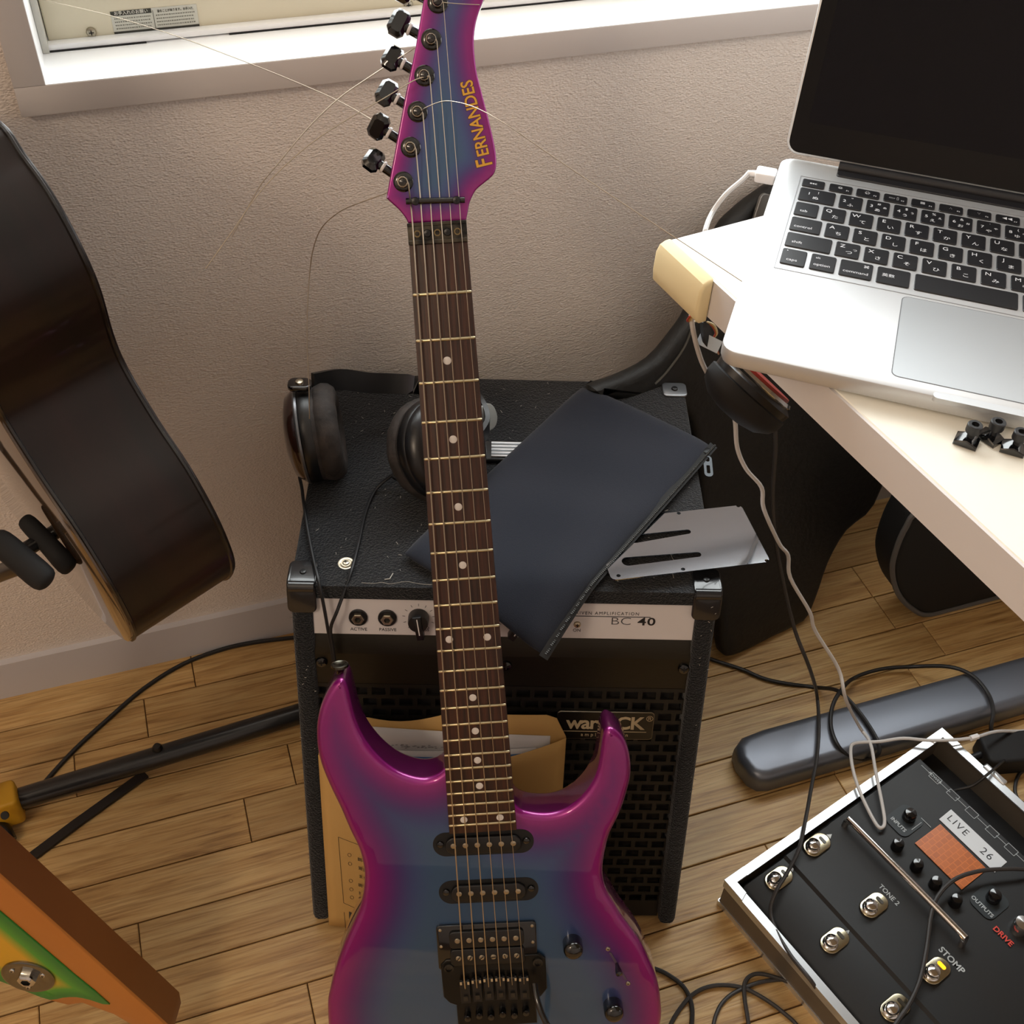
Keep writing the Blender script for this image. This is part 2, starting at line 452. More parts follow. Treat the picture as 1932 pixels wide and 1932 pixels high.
# ------------------------------------------------------------------ electric guitar (local: u across, v along the neck, w out of the face; origin at the nut)
G = frame((0.1924282, 0.7090048, 0.7085992), (0.9611675, -0.2658875, 0.0738974), (0.0669499, 0.4844438, 0.8722568), (-0.2677213, -0.8334375, 0.4834328))
GU, GV, GW = (V(G.col[i][:3]) for i in range(3))
GINV = G.inverted()
def gl(px, py, w=0.0):
    p = GINV @ onplane(px, py, GW, V(G.col[3][:3]) + GW * w)
    return V((p.x, p.y, w))
BASE = T((0, -0.774, -0.03))
guitar = thing('electric_guitar', 'purple and blue burst electric guitar standing upright in front of the amplifier', 'electric guitar', G @ BASE)
GO = BASE.inverted()
def dist_poly(p, poly):
    best = 9.0
    for i in range(len(poly)):
        a, b = V(poly[i]), V(poly[(i + 1) % len(poly)])
        ab = b - a; t = max(0, min(1, (p - a).dot(ab) / max(ab.length_squared, 1e-12)))
        d = (p - a - ab * t).length
        if d < best: best = d
    return best
def inside(p, poly):
    c = False; n = len(poly)
    for i in range(n):
        a, b = poly[i], poly[i - 1]
        if (a[1] > p[1]) != (b[1] > p[1]) and p[0] < (b[0] - a[0]) * (p[1] - a[1]) / (b[1] - a[1]) + a[0]: c = not c
    return c
def painted_slab(name, outline, w1, t, r, m, parent, mtx, grid, scale):
    """slab with a rounded rim; every point of the face knows how far it is from the rim (for the sunburst paint)"""
    if area2(outline) < 0: outline = outline[::-1]
    n = len(outline); seg = 5
    rings = [(r * 0.7, w1 - t), (r * 0.2, w1 - t + r * 0.35), (0, w1 - t + r)]
    for k in range(seg + 1):
        a = math.pi / 2 * k / seg
        rings.append((r * (1 - math.cos(a)), w1 - r * (1 - math.sin(a))))
    vs = []; att = []; fs = []
    for ins, z in rings:
        for p in inset(outline, ins): vs.append((p[0], p[1], z)); att.append(ins * 0.6 + 0.0022 if z > w1 - r * 0.95 else 0.0)
    for k in range(len(rings) - 1):
        for i in range(n):
            j = (i + 1) % n; fs.append((k * n + i, k * n + j, (k + 1) * n + j, (k + 1) * n + i))
    top = (len(rings) - 1) * n
    inner = [V(v[:2]) for v in vs[top:]]
    pts = list(inner)
    xs = [p.x for p in inner]; ys = [p.y for p in inner]
    y = min(ys)
    while y < max(ys):
        x = min(xs)
        while x < max(xs):
            q = V((x, y))
            if inside(q, [(a.x, a.y) for a in inner]) and dist_poly(q, inner) > grid * 0.4: pts.append(q)
            x += grid
        y += grid
    ov, oe, of, iv, ie, if_ = delaunay_2d_cdt(pts, [(i, (i + 1) % n) for i in range(n)], [], 0, 1e-7)
    inn = [(a.x, a.y) for a in inner]
    of = [f for f in of if inside(sum((ov[i] for i in f), V((0, 0))) / len(f), inn)]
    idx = []
    for i, q in enumerate(ov):
        src = iv[i]
        s0 = next((s for s in src if s < n), None)
        if s0 is not None: idx.append(top + s0)
        else:
            idx.append(len(vs)); vs.append((q.x, q.y, w1)); att.append((dist_poly(q, outline)))
    for f in of: fs.append(tuple(idx[i] for i in f))
    nf = len(fs)
    back = [V(v[:2]) for v in vs[:n]]; bpoly = [(a.x, a.y) for a in back]
    bv, _, bf_, biv, _, _ = delaunay_2d_cdt(back, [(i, (i + 1) % n) for i in range(n)], [], 0, 1e-7)
    for f in bf_:
        if inside(sum((bv[i] for i in f), V((0, 0))) / len(f), bpoly) and all(biv[i] for i in f): fs.append(tuple(biv[i][0] for i in reversed(f)))
    me = bpy.data.meshes.new(name); me.from_pydata(vs, [], fs)
    me.polygons.foreach_set('use_smooth', [True] * nf + [False] * (len(fs) - nf))
    at = me.attributes.new('edge', 'FLOAT', 'POINT'); at.data.foreach_set('value', [a * scale for a in att])
    me.materials.append(m); me.update()
    bm = bmesh.new(); bm.from_mesh(me); bmesh.ops.recalc_face_normals(bm, faces=bm.faces); bm.to_mesh(me); bm.free()
    return link(name, me, parent, mtx)
def burst_material():
    m = bpy.data.materials.new('purple_burst_lacquer'); m.use_nodes = True
    nt = m.node_tree; b = nt.nodes['Principled BSDF']; N = nt.nodes.new; L = nt.links.new
    at = N('ShaderNodeAttribute'); at.attribute_name = 'edge'
    r = N('ShaderNodeValToRGB'); cr = r.color_ramp; cr.interpolation = 'B_SPLINE'
    cr.elements[0].position = 0.0; cr.elements[0].color = lin('50103c')  # dark wine puts the shade of the body sides into the paint
    cr.elements[1].position = 1.0; cr.elements[1].color = lin('3e5f82')
    for p, c in ((0.035, '9a107c'), (0.16, '8c1078'), (0.34, '641c78'), (0.56, '40407c'), (0.76, '405688')): cr.elements.new(p).color = lin(c)
    mu = N('ShaderNodeMath'); mu.operation = 'MULTIPLY'; mu.inputs[1].default_value = 1 / 0.062
    L(at.outputs['Fac'], mu.inputs[0]); L(mu.outputs[0], r.inputs[0]); L(r.outputs[0], b.inputs['Base Color'])
    b.inputs['Metallic'].default_value = 0.6; b.inputs['Roughness'].default_value = 0.36
    b.inputs['Coat Weight'].default_value = 1.0; b.inputs['Coat Roughness'].default_value = 0.03
    return m
burst = burst_material()
BW = -0.009
px_a = [(839.5, 1451.5), (835, 1457), (821, 1467), (800, 1472), (777, 1469), (750.5, 1459), (725.6, 1442), (705, 1421.5), (688, 1399), (676, 1376), (667.7, 1353), (661.5, 1328), (656, 1304), (649.5, 1288),
        (641, 1283.5), (628, 1292), (616, 1309.7), (604.5, 1334.6), (598, 1361.5), (596, 1386), (598, 1415), (604.5, 1444), (614, 1469), (626, 1496), (643, 1531), (659, 1569), (677, 1606.5), (685.5, 1640), (686.7, 1664.5), (684, 1693.5),
        (676, 1722.5), (663.5, 1751.5), (647, 1789), (632.5, 1830), (622, 1871.5), (617, 1904.7)]
px_b = [(1249, 1925), (1248, 1896), (1245, 1871.5), (1239, 1846.7), (1228.5, 1822), (1212, 1786.7), (1191, 1755.6), (1172.6, 1730.8), (1158, 1706), (1145.7, 1685), (1139.5, 1664), (1138, 1640), (1144, 1603), (1152, 1575), (1165, 1549), (1175.7, 1523.5),
        (1183.5, 1497.6), (1190, 1471.7), (1191, 1446), (1187, 1420), (1178, 1397), (1164, 1381.5), (1151, 1375.5), (1142, 1381), (1137.5, 1394), (1134, 1420), (1129, 1451), (1121, 1474), (1106, 1497.6), (1088, 1516), (1067, 1530), (1041, 1537.7), (1015, 1538.5), (989, 1534), (976.5, 1526), (971, 1519.6)]
uL, uR = gl(617, 1905, BW).x, gl(1249, 1925, BW).x
lower = [(uL - 0.001, -0.705), (uL + 0.008, -0.728), (uL + 0.032, -0.750), (uL + 0.075, -0.764), (-0.04, -0.7715), (0.02, -0.7715), (uR - 0.055, -0.764), (uR - 0.022, -0.745), (uR - 0.005, -0.720)]
bo = [gl(x, y, BW) for x, y in px_a] + [V((a, b_ - 0.007, 0)) for a, b_ in lower] + [gl(x, y, BW) for x, y in px_b]
bo = [V((p.x, p.y)) for p in bo]
body_outline = catmull(bo, 3)
painted_slab('body', [(p.x, p.y) for p in body_outline], BW, 0.042, 0.006, burst, guitar, GO, 0.008, 1.0)
hs_l = [(770, 421.7), (764, 410), (750.7, 394), (731, 376), (730, 366), (744, 290), (764, 183), (784, 86.7), (799, 0), (812, -55), (823, -88)]
hs_r = [(850, -108), (885, -104), (912, -80), (921, -50), (918, -20), (911, 3), (903, 24), (896.5, 50), (894, 83), (899, 133), (907, 166.7), (920.7, 220), (932, 268), (936.5, 300), (935, 320), (928, 333), (910, 348), (897, 360), (886.5, 381), (882.5, 400), (879, 418)]
ho = [gl(x, y, -0.005) for x, y in hs_l + hs_r]
ho = [V((p.x, p.y)) for p in ho]
painted_slab('headstock', [(p.x, p.y) for p in catmull(ho, 3)], -0.005, 0.014, 0.0015, burst, guitar, GO, 0.005, 2.3)
# neck and fretboard
fr = lambda n: 0.648 * (1 - 2 ** (-n / 12))
def halfw(v): return 0.0216 + (0.0289 - 0.0216) * (-v) / fr(24)
END = -fr(24) - 0.0085
maple = mat('maple_neck', '9a6a3c', 0.35, coat=0.3)
rosewood = mat('rosewood', '1c0f0a', 0.5, noise=(14, '4a2617', 0.22, (26, 1.2, 8)), bump=(60, 0.0001, (20, 1, 1)))
nk = MB(); prof = 9; vsn = []
secs = [(0.006, 0.020), (0.0, 0.0165), (-0.1, 0.019), (-0.25, 0.0205), (-0.36, 0.022), (END, 0.022)]
for v_, dep in secs:
    hw = halfw(v_) - 0.0004
    for k in range(prof):
        a = math.pi * k / (prof - 1); vsn.append((-hw * math.cos(a), v_, -0.0055 - (dep - 0.0055) * math.sin(a) ** 0.8))
fsn = [(i * prof + k, i * prof + k + 1, (i + 1) * prof + k + 1, (i + 1) * prof + k) for i in range(len(secs) - 1) for k in range(prof - 1)]
fsn += [tuple(range(prof)), tuple((len(secs) - 1) * prof + k for k in range(prof - 1, -1, -1))] + [(i * prof, (i + 1) * prof, (i + 1) * prof + prof - 1, i * prof + prof - 1) for i in range(len(secs) - 1)]
nk.add(vsn, fsn); nk.obj('neck', maple, guitar, GO)
fb = MB(); fb.prism([(-halfw(END), END), (halfw(END), END), (halfw(0), 0), (-halfw(0), 0)], -0.0055, 0.0, 0.0008, seg=2, rb=0)
for i in range(len(fb.sm)): fb.sm[i] = False
fb.obj('fretboard', rosewood, guitar, GO)
fretwire = mat('fret_wire', 'cbbf9c', 0.28, metal=1)
for n in range(1, 25):
    hw = halfw(-fr(n)) - 0.0003
    f = MB(); f.tube([(-hw, 0, 0), (-hw + 0.0008, 0, 0.0002), (hw - 0.0008, 0, 0.0002), (hw, 0, 0)], [0.0007, 0.0012, 0.0012, 0.0007], 8)
    f.obj('fret', fretwire, guitar, GO @ T((0, -fr(n), 0)))
pearl = mat('pearl_dot', 'dcd6d2', 0.3)
dm = MB(); dm.lathe([(0.0031, -0.0005), (0.0031, 0.0002), (0.0029, 0.0003)], 20); dm = dm.mesh('inlay_dot', pearl)
for n, us in ((3, (0,)), (5, (0,)), (7, (0,)), (9, (0,)), (12, (-0.0155, 0.0155)), (15, (0,)), (17, (0,)), (19, (0,)), (21, (0,)), (24, (-0.0155, 0.0155))):
    for u in us: link('inlay_dot', dm, guitar, GO @ T((u, -(fr(n) + fr(n - 1)) / 2, 0)))
# locking nut
nutm = mat('nut_black_worn', '131211', 0.38, metal=0.5, noise=(120, '443e34', 0.10))
nb = MB(); nb.prism(rrect(0.0435, 0.0155, 0.001), -0.005, 0.0012, 0.0004, seg=2)
nb.prism(rrect(0.0435, 0.003, 0.0005, c=(0, -0.0062)), -0.003, 0.0022, 0.0003, seg=1); nb.prism(rrect(0.0435, 0.0025, 0.0005, c=(0, 0.0065)), -0.003, 0.0018, 0.0003, seg=1)
nut = nb.obj('locking_nut', nutm, guitar, GO @ T((0, 0.0078, 0)))
for i, u in enumerate((-0.0148, -0.0074, 0, 0.0074, 0.0148)):
    if i in (1, 3): screw(nut, T((u, 0, 0.0013)), 0.0029, black_plastic, 'nut_screw')
    else:
        h = MB(); h.lathe([(0.0026, 0), (0.0026, 0.0015), (0.0017, 0.0015), (0.0016, 0.0004), (0, 0.0004)], 16); h.obj('clamp_hole', mat('brass_hole', '7a6a4c', 0.4, metal=0.8), nut, T((u, 0, 0.0005)))
# string retainer bar
ra, rb_ = gl(766, 380, -0.001), gl(877, 377, -0.001)
rbx = MB(); rbx.tube([ra, rb_], 0.0023, 12); rbar = rbx.obj('string_retainer', black_gloss, guitar, GO)
for t in (0.16, 0.86):
    q = ra.lerp(rb_, t); screw(rbar, T((q.x, q.y, 0.0012)), 0.003, black_plastic, 'retainer_screw')
# tuners
posts = [(761, 343), (775, 278), (788, 211), (801, 143), (814, 75), (826, 5)]
knobs = [(706, 302), (716, 238), (731, 174), (742, 108), (754, 42), (765, -24)]
bsh = MB(); bsh.lathe([(0.0073, -0.001), (0.0073, 0.0012), (0.006, 0.0022), (0.0045, 0.0024), (0.0045, 0.004), (0.0034, 0.0046), (0.0030, 0.0075), (0.0022, 0.0088), (0, 0.0092)], 24); bsh = bsh.mesh('tuner', black_gloss)
post_loc = []
for i in range(6):
    p = gl(*posts[i], -0.005); p.z = -0.005
    post_loc.append(p)
    tn = link('tuner', bsh, guitar, GO @ T(p))
    k = gl(knobs[i][0] - 3, knobs[i][1], -0.010); d = V((k.x - p.x, k.y - p.y, -0.006))
    ed = V((p.x, p.y, 0)) + V((d.x, d.y, 0)) * 0.30
    s = MB(); s.tube([V((0, 0, -0.012)) + V((d.x, d.y, 0)) * 0.18, V((0, 0, -0.011)) + V((d.x, d.y, 0)) * 0.80], 0.0036, 12)
    s.obj('shaft', black_gloss, tn)
    dn = V((d.x, d.y, 0)).normalized()
    KM = frame(V((d.x, d.y, -0.010)), dn, V((-dn.y, dn.x, 0)), V((0, 0, 1))) @ Rx(rr.uniform(-50, 50))
    kb = MB(); oc = [(0.0036, -0.0096), (0.0066, -0.0060), (0.0066, 0.0060), (0.0036, 0.0096), (-0.0036, 0.0100), (-0.0066, 0.0066), (-0.0066, -0.0066), (-0.0036, -0.0100)]
    kb.prism(oc, -0.0042, 0.0042, 0.0026, M=KM, seg=1)
    for j in range(len(kb.sm)): kb.sm[j] = False
    kb.obj('button', black_gloss, tn)
    rg = MB(); rg.lathe([(0.0040, 0), (0.0046, 0.0008), (0.0046, 0.0016), (0.0040, 0.0022)], 14, M=frame(V((d.x, d.y, -0.0105)) - dn * 0.0098, V((0, 0, 1)), V((dn.y, -dn.x, 0)), dn)); rg.obj('washer', white_plastic, tn)
# logo along the headstock
gold = mat('gold_decal', 'd8a23c', 0.4, metal=0.2); decal_dark = mat('decal_outline', '2a1018', 0.5)
la, lb = gl(915.5, 303, -0.005), gl(881, 155, -0.005)
ld = (lb - la).normalized(); ly_ = V((-ld.y, ld.x, 0))
mid = la.lerp(lb, 0.54)
LM = frame(mid + V((0, 0, 0.0001)), ld, ly_, V((0, 0, 1)))
for nm, m_, of_, z_ in (('logo_outline', decal_dark, 0.00055, 0.0), ('logo', gold, 0.0002, 0.00012)):
    text(nm, 'ERNANDES', 0.0124, m_, guitar, GO @ LM @ T((0.0, 0, z_)), bold=of_, extrude=0.00002, sx=0.86, space=0.98)
    text(nm, 'F', 0.0168, m_, guitar, GO @ frame(la + V((0, 0, 0.0001)), ld, ly_, V((0, 0, 1))) @ T((-0.0012, 0.0006, z_)), bold=of_, extrude=0.00002, sx=0.8)
# pickups
def single_coil(px, py, label):
    c_ = gl(px, py, BW)
    P = MB(); P.prism(rrect(0.088, 0.0235, 0.0115, 8), -0.004, 0.0003, 0.0, seg=1)
    pk = P.obj('single_coil_pickup', black_matt, guitar, GO @ T((c_.x, c_.y, BW)) @ Rz(-1.2))
    q = MB(); q.prism(rrect(0.066, 0.0165, 0.008, 8), 0, 0.0042, 0.0012); q.obj('pickup_cover', black_plastic, pk)
    for k in range(6):
        d = MB(); d.lathe([(0.0024, 0.004), (0.0024, 0.0047), (0.0022, 0.0048)], 14); d.obj('pole_piece', nickel, pk, T(((k - 2.5) * 0.0104, 0.0008, 0)))
    for u in (-0.0375, 0.0375): screw(pk, T((u, 0.001, 0.001)), 0.0032, black_gloss, 'pickup_screw', slot=False)
single_coil(912, 1590, ''); single_coil(922, 1680, '')
hb = gl(919, 1781, BW)
P = MB(); P.prism(rrect(0.089, 0.046, 0.003), -0.001, 0.003, 0.0008); hbk = P.obj('humbucker', black_gloss, guitar, GO @ T((hb.x, hb.y, BW)) @ Rz(-1.0))
for vv in (0.0092, -0.0092):
    q = MB(); q.prism(rrect(0.0665, 0.0172, 0.004), 0, 0.0058, 0.001); q.obj('pickup_bobbin', black_plastic, hbk, T((0, vv, 0)))
    for k in range(6):
        d = MB(); d.lathe([(0.0025, 0.005), (0.0025, 0.0064), (0.0021, 0.0068), (0, 0.0069)], 14); pp = d.obj('pole_piece', nickel, hbk, T(((k - 2.5) * 0.0104, vv, 0)))
        if vv < 0:
            sl = MB(); sl.box((0, 0, 0.0068), (0.0044, 0.0007, 0.0006), M=Rz(rr.uniform(0, 180))); sl.obj('pole_slot', black_matt, pp)
for u in (-0.041, 0.041):
    for vv in (-0.019, 0.002, 0.019): screw(hbk, T((u, vv, 0.003)), 0.0016, nickel, 'ring_screw', slot=False)
# bridge
BV = -0.648
P = MB(); pts_ = [(-0.047, -0.020), (-0.047, 0.014), (-0.042, 0.019), (0.042, 0.019), (0.047, 0.014), (0.047, -0.018), (0.041, -0.026), (0.036, -0.030), (0.036, -0.055), (-0.036, -0.055), (-0.036, -0.030), (-0.042, -0.027)]
P.prism(pts_, 0.001, 0.0045, 0.0008, seg=1); br = P.obj('tremolo_bridge', mat('bridge_black', '0e0d0c', 0.3, metal=0.3), guitar, GO @ T((0, BV + 0.004, BW)))
for u in (-0.040, 0.040):
    d = MB(); d.lathe([(0.0045, 0.0045), (0.0045, 0.0062), (0.003, 0.0064), (0.0026, 0.0052), (0, 0.0052)], 18); d.obj('pivot_post', nutm, br, T((u, 0.011, 0)))
for k in range(6):
    u = (k - 2.5) * 0.0106
    s = MB(); s.prism([(-0.0047, -0.016), (0.0047, -0.016), (0.0047, 0.004), (0.003, 0.008), (-0.003, 0.008), (-0.0047, 0.004)], 0.0045, 0.0105, 0.0008, seg=1); sd = s.obj('saddle', black_plastic, br, T((u, -0.006 - 0.0008 * abs(k - 2.5), 0)))
    e = MB(); e.box((0, -0.0092, 0.0112), (0.0036, 0.0045, 0.0022)); e.obj('string_block', mat('block_dark_steel', '4a4640', 0.4, metal=0.8), sd)
    g_ = MB(); g_.box((-0.0033, 0.0072, 0.0105), (0.0018, 0.0032, 0.003)); g_.box((0.0033, 0.0072, 0.0105), (0.0018, 0.0032, 0.003)); g_.obj('saddle_lug', chrome, sd)
    f = MB(); f.lathe([(0.0033, 0), (0.0033, 0.006), (0.0028, 0.0068), (0, 0.007)], 14); f.obj('fine_tuner', black_gloss, br, T((u, -0.040 + (0.002 if k % 2 else 0), 0.0045)))
ta = [gl(1008, 1856, 0.004), gl(1012, 1880, 0.012), gl(1022, 1912, 0.020), gl(1042, 1965, 0.030), V((0.045, -0.74, 0.040))]
d = MB(); d.tube(ta, 0.0028, 10, sub=4); d.obj('tremolo_arm', black_gloss, guitar, GO)
# controls
kn = MB(); kn.lathe([(0.0090, 0), (0.0090, 0.009), (0.0085, 0.0125), (0.0065, 0.0150), (0.003, 0.0160), (0, 0.0162)], 26); kn = kn.mesh('volume_knob', black_gloss)
for q in ((1080, 1778), (1156, 1896)):
    p = gl(*q, BW); link('volume_knob', kn, guitar, GO @ T((p.x, p.y, BW)))
pa, pb_ = gl(1147, 1790, BW), gl(1185, 1855, BW); dd = (pb_ - pa); ang = math.degrees(math.atan2(dd.y, dd.x)); L_ = dd.length
P = MB(); P.prism(rrect(L_ * 0.8, 0.0022, 0.001), 0, 0.0006, 0.0002, seg=1); sw = P.obj('selector_switch', mat('worn_slot', '5a4a62', 0.5, metal=0.3), guitar, GO @ T(((pa.x + pb_.x) / 2, (pa.y + pb_.y) / 2, BW)) @ Rz(ang))
for u in (-0.5, 0.5): screw(sw, T((u * L_, 0, 0)), 0.0022, nickel, 'switch_screw')
d = MB(); d.lathe([(0.0016, 0), (0.0022, 0.004), (0.0032, 0.009), (0.0030, 0.012), (0, 0.0135)], 14, M=T((-0.003, 0, 0)) @ Ry(12)); d.obj('switch_lever', black_gloss, sw)
# strap button
sb = gl(643, 1276, BW - 0.02); d = MB(); d.lathe([(0.003, -0.004), (0.0035, 0.006), (0.0055, 0.0085), (0.0075, 0.0095), (0.0075, 0.0115), (0.006, 0.012), (0.003, 0.0105), (0, 0.0105)], 20)
d.obj('strap_button', mat('smoked_nickel', '5a574e', 0.25, metal=1), guitar, GO @ frame_z(sb, (0.02, 1, 0.05)))
# strings with their loose ends
steel = mat('string_steel', 'c4b8a6', 0.35, metal=1)
def depth_of(P): return -(P - CAM).dot(BCK)
tails = [
    ([(748, 354), (730, 364), (680, 382), (640, 400), (607, 430), (591, 470), (584, 520), (580, 590), (580, 660), (583, 730), (584, 790)], 0.99),
    ([(762, 270), (720, 238), (644, 193), (540, 147), (430, 104), (333, 68), (210, 30), (100, 4), (20, -14)], 0.93),
    ([(800, 205), (828, 193), (850, 191), (880, 197), (912, 210), (960, 238), (1050, 300), (1150, 367), (1275, 449), (1400, 531)], 0.735),
    ([(785, 150), (755, 167), (720, 188), (644, 232), (580, 276), (520, 330), (477, 380), (440, 434), (388, 507)], 0.80),
    ([(800, 80), (755, 108), (690, 150), (644, 182), (602, 220), (563, 262), (522, 312), (493, 347), (467, 393), (437, 447)], 0.88),
    ([(850, 6), (880, 8), (905, 9)], 0.80)]
for i in range(6):
    t = i / 5
    rad = 0.00062 + (0.00024 - 0.00062) * t
    us, un = -0.0265 + 0.053 * t, -0.0178 + 0.0356 * t
    p = post_loc[i]; q = p + V((0.004, -0.002, 0.0075))
    rv = (ra.y + rb_.y) / 2
    ur = un + (p.x + 0.004 - un) * (rv / p.y) * 0.9
    main = [V((us, BV - 0.004, 0.001)), V((us, BV + 0.008, 0.0042)), V((un, 0.0, 0.0026)), V((un * 0.99, 0.0155, 0.0022)), V((ur, rv, -0.0038)), q, ] + [p + V((0.0034 * math.cos(a_ * 0.6), 0.0034 * math.sin(a_ * 0.6), 0.0076 + 0.00003 * a_)) for a_ in range(1, 11)]
    d0 = depth_of(G @ (p + V((0, 0, 0.008)))); tp, d1 = tails[i]
    n_ = len(tp); tl = [atd(x, y, d0 + (d1 - d0) * ((k + 1) / n_)) for k, (x, y) in enumerate(tp)]
    b = MB(); b.tube(main, rad, 6)
    tl = catmull([GINV @ x for x in [G @ main[-1]] + tl], 5)
    b.tube(tl, max(rad * 0.7, 0.00040 if i in (3, 4) else 0.00028), 6)
    b.obj('guitar_string', steel, guitar, GO)

# ------------------------------------------------------------------ bass amplifier
def holed_plate(outline, holes, z0, z1, M=None, grid=None, warp=None):
    """flat plate with real openings"""
    polys = [outline if area2(outline) > 0 else outline[::-1]] + [h if area2(h) < 0 else h[::-1] for h in holes]
    pts = []; ed = []
    for p in polys:
        b0 = len(pts); pts += [V(q) for q in p]; ed += [(b0 + i, b0 + (i + 1) % len(p)) for i in range(len(p))]
    if grid:
        x0, x1 = min(p[0] for p in polys[0]), max(p[0] for p in polys[0]); y0, y1 = min(p[1] for p in polys[0]), max(p[1] for p in polys[0])
        for i in range(1, int((x1 - x0) / grid)):
            for j in range(1, int((y1 - y0) / grid)):
                q = V((x0 + i * grid, y0 + j * grid))
                if inside(q, polys[0]) and not any(inside(q, h) for h in polys[1:]) and min(dist_poly(q, h) for h in polys) > grid * 0.3: pts.append(q)
    ov, oe, of, _, _, _ = delaunay_2d_cdt(pts, ed, [], 0, 1e-7)
    keep = []
    for f in of:
        c = sum((ov[i] for i in f), V((0, 0))) / len(f)
        if inside(c, polys[0]) and not any(inside(c, h) for h in polys[1:]): keep.append(f)
    n = len(ov); wf = warp or (lambda x, y: 0.0)
    vs = [(p.x, p.y, z1 + wf(p.x, p.y)) for p in ov] + [(p.x, p.y, z0 + wf(p.x, p.y)) for p in ov]
    fs = [tuple(f) for f in keep] + [tuple(i + n for i in reversed(f)) for f in keep]
    cnt = {}
    for f in keep:
        for i in range(len(f)):
            a, b = f[i], f[(i + 1) % len(f)]; cnt[(a, b)] = 1
    for (a, b) in list(cnt):
        if (b, a) not in cnt:
            k0 = len(vs); vs += [vs[b], vs[a], vs[a + n], vs[b + n]]; fs.append((k0, k0 + 1, k0 + 2, k0 + 3))
    m = MB(); m.add(vs, fs, M, False)
    if grid: m.sm = [k < 2 * len(keep) for k in range(len(fs))]
    return m
AYAW = -18.1
AO = V((0.0145, 0.5637, 0))
AM = T(AO) @ Rz(AYAW)
AMI = AM.inverted()
LEAN = math.atan(0.1226 / 0.402)
AFL = frame((0, 0, 0), (1, 0, 0), (0, math.sin(LEAN), math.cos(LEAN)), (0, -math.cos(LEAN), math.sin(LEAN)))
AF = AM @ AFL; AFI = AF.inverted(); AFN = V(AF.col[2][:3])
def af(px, py, off=0.0):
    p = AFI @ onplane(px, py, AFN, AO + AFN * off); return (p.x, p.y)
amp = thing('bass_amplifier', 'black carpet-covered bass amplifier with a slotted metal grille under the window', 'amplifier', AM)
carpet = mat('black_carpet', '0b0d10', 0.95, spec=0.12, noise=(420, '24272c', 0.2), bump=(600, 0.0022), sheen=0.25)
X0, X1, TOP, BACK = -0.0085, 0.3735, 0.402, 0.418
prof = [(0.0, 0.012), (0.1226, TOP), (BACK, TOP), (BACK, 0.012)]
SIDE = Matrix(((0, 0, 1, 0), (1, 0, 0, 0), (0, 1, 0, 0), (0, 0, 0, 1)))
cab = MB()
cab.prism(prof, X0, X0 + 0.019, 0.006, M=SIDE, seg=3); cab.prism(prof, X1 - 0.019, X1, 0.006, M=SIDE, seg=3)
cab.prism([(0.120, TOP - 0.0135), (0.1228, TOP), (BACK, TOP), (BACK, TOP - 0.018), (0.126, TOP - 0.018)], X0 + 0.0004, X1 - 0.0004, 0.004, M=T((0, 0, 0.0005)) @ SIDE, seg=2)
cab.box(((X0 + X1) / 2, 0.22, 0.022), (X1 - X0 - 0.02, 0.39, 0.018)); cab.box(((X0 + X1) / 2, BACK - 0.012, 0.2), (X1 - X0 - 0.02, 0.018, 0.36))
cab.obj('cabinet', carpet, amp)
for x in (X0 + 0.03, X1 - 0.03):
    for y in (0.04, BACK - 0.04):
        f = MB(); f.lathe([(0.016, 0), (0.016, 0.010), (0.013, 0.014)], 18); f.obj('rubber_foot', rubber, amp, T((x, y, 0)))
bf = MB(); bf.box((0.1825, 0.205, -0.020), (0.34, 0.38, 0.012)); bf.obj('baffle', black_matt, amp, AFL)
IX0, IX1 = X0 + 0.0185, X1 - 0.0185
panel_white = mat('control_panel_white', 'd6d2d4', 0.4)
cp = MB(); cp.prism([(IX0, 0.3665), (IX1, 0.3665), (IX1, 0.405), (IX0, 0.405)], -0.010, -0.005, 0.0006, seg=1)
for i in range(len(cp.sm)): cp.sm[i] = False
ctl = cp.obj('control_panel', panel_white, amp, AFL)
dark_metal = mat('dark_brushed_metal', '2c2a25', 0.42, metal=0.7, noise=(60, '36332c', 0.3, (2, 60, 1)))
mp_ = MB()
mp_.add([(IX0, 0.3665, -0.009), (IX1, 0.3665, -0.009), (IX1, 0.347, -0.003), (IX0, 0.347, -0.003), (IX0, 0.3455, -0.0035), (IX1, 0.3455, -0.0035), (IX1, 0.311, -0.006), (IX0, 0.311, -0.006)], [(0, 1, 2, 3), (3, 2, 5, 4), (4, 5, 6, 7)], smooth=False)
mp_.obj('metal_fascia', dark_metal, amp, AFL)
for q in ((606, 1253), (955, 1260), (1291, 1266)):
    s_ = af(*q); screw(amp, AFL @ T((s_[0], s_[1], -0.004)), 0.0055, black_gloss, 'fascia_screw')
# slotted grille: one perforated sheet
gr = MB(); zf, zb = -0.006, -0.0085
rp, cpx, sw_, sh_ = 0.01255, 0.01695, 0.0128, 0.0083
t_hi, t_lo = 0.3105, 0.028
k = 0; tcur = t_hi - (rp - sh_)
gr.box(((IX0 + IX1) / 2, t_hi - (rp - sh_) / 2, (zf + zb) / 2), (IX1 - IX0, rp - sh_, zf - zb))
while tcur - sh_ > t_lo:
    x = IX0 + (0.004 if k % 2 else 0.004 - cpx / 2)
    while x < IX1:
        x0, x1 = max(IX0, x), min(IX1, x + cpx - sw_)
        if x1 > x0: gr.box(((x0 + x1) / 2, tcur - sh_ / 2, (zf + zb) / 2), (x1 - x0, sh_, zf - zb))
        x += cpx
    tcur -= sh_
    gr.box(((IX0 + IX1) / 2, tcur - (rp - sh_) / 2, (zf + zb) / 2), (IX1 - IX0, rp - sh_, zf - zb)); tcur -= rp - sh_
    k += 1
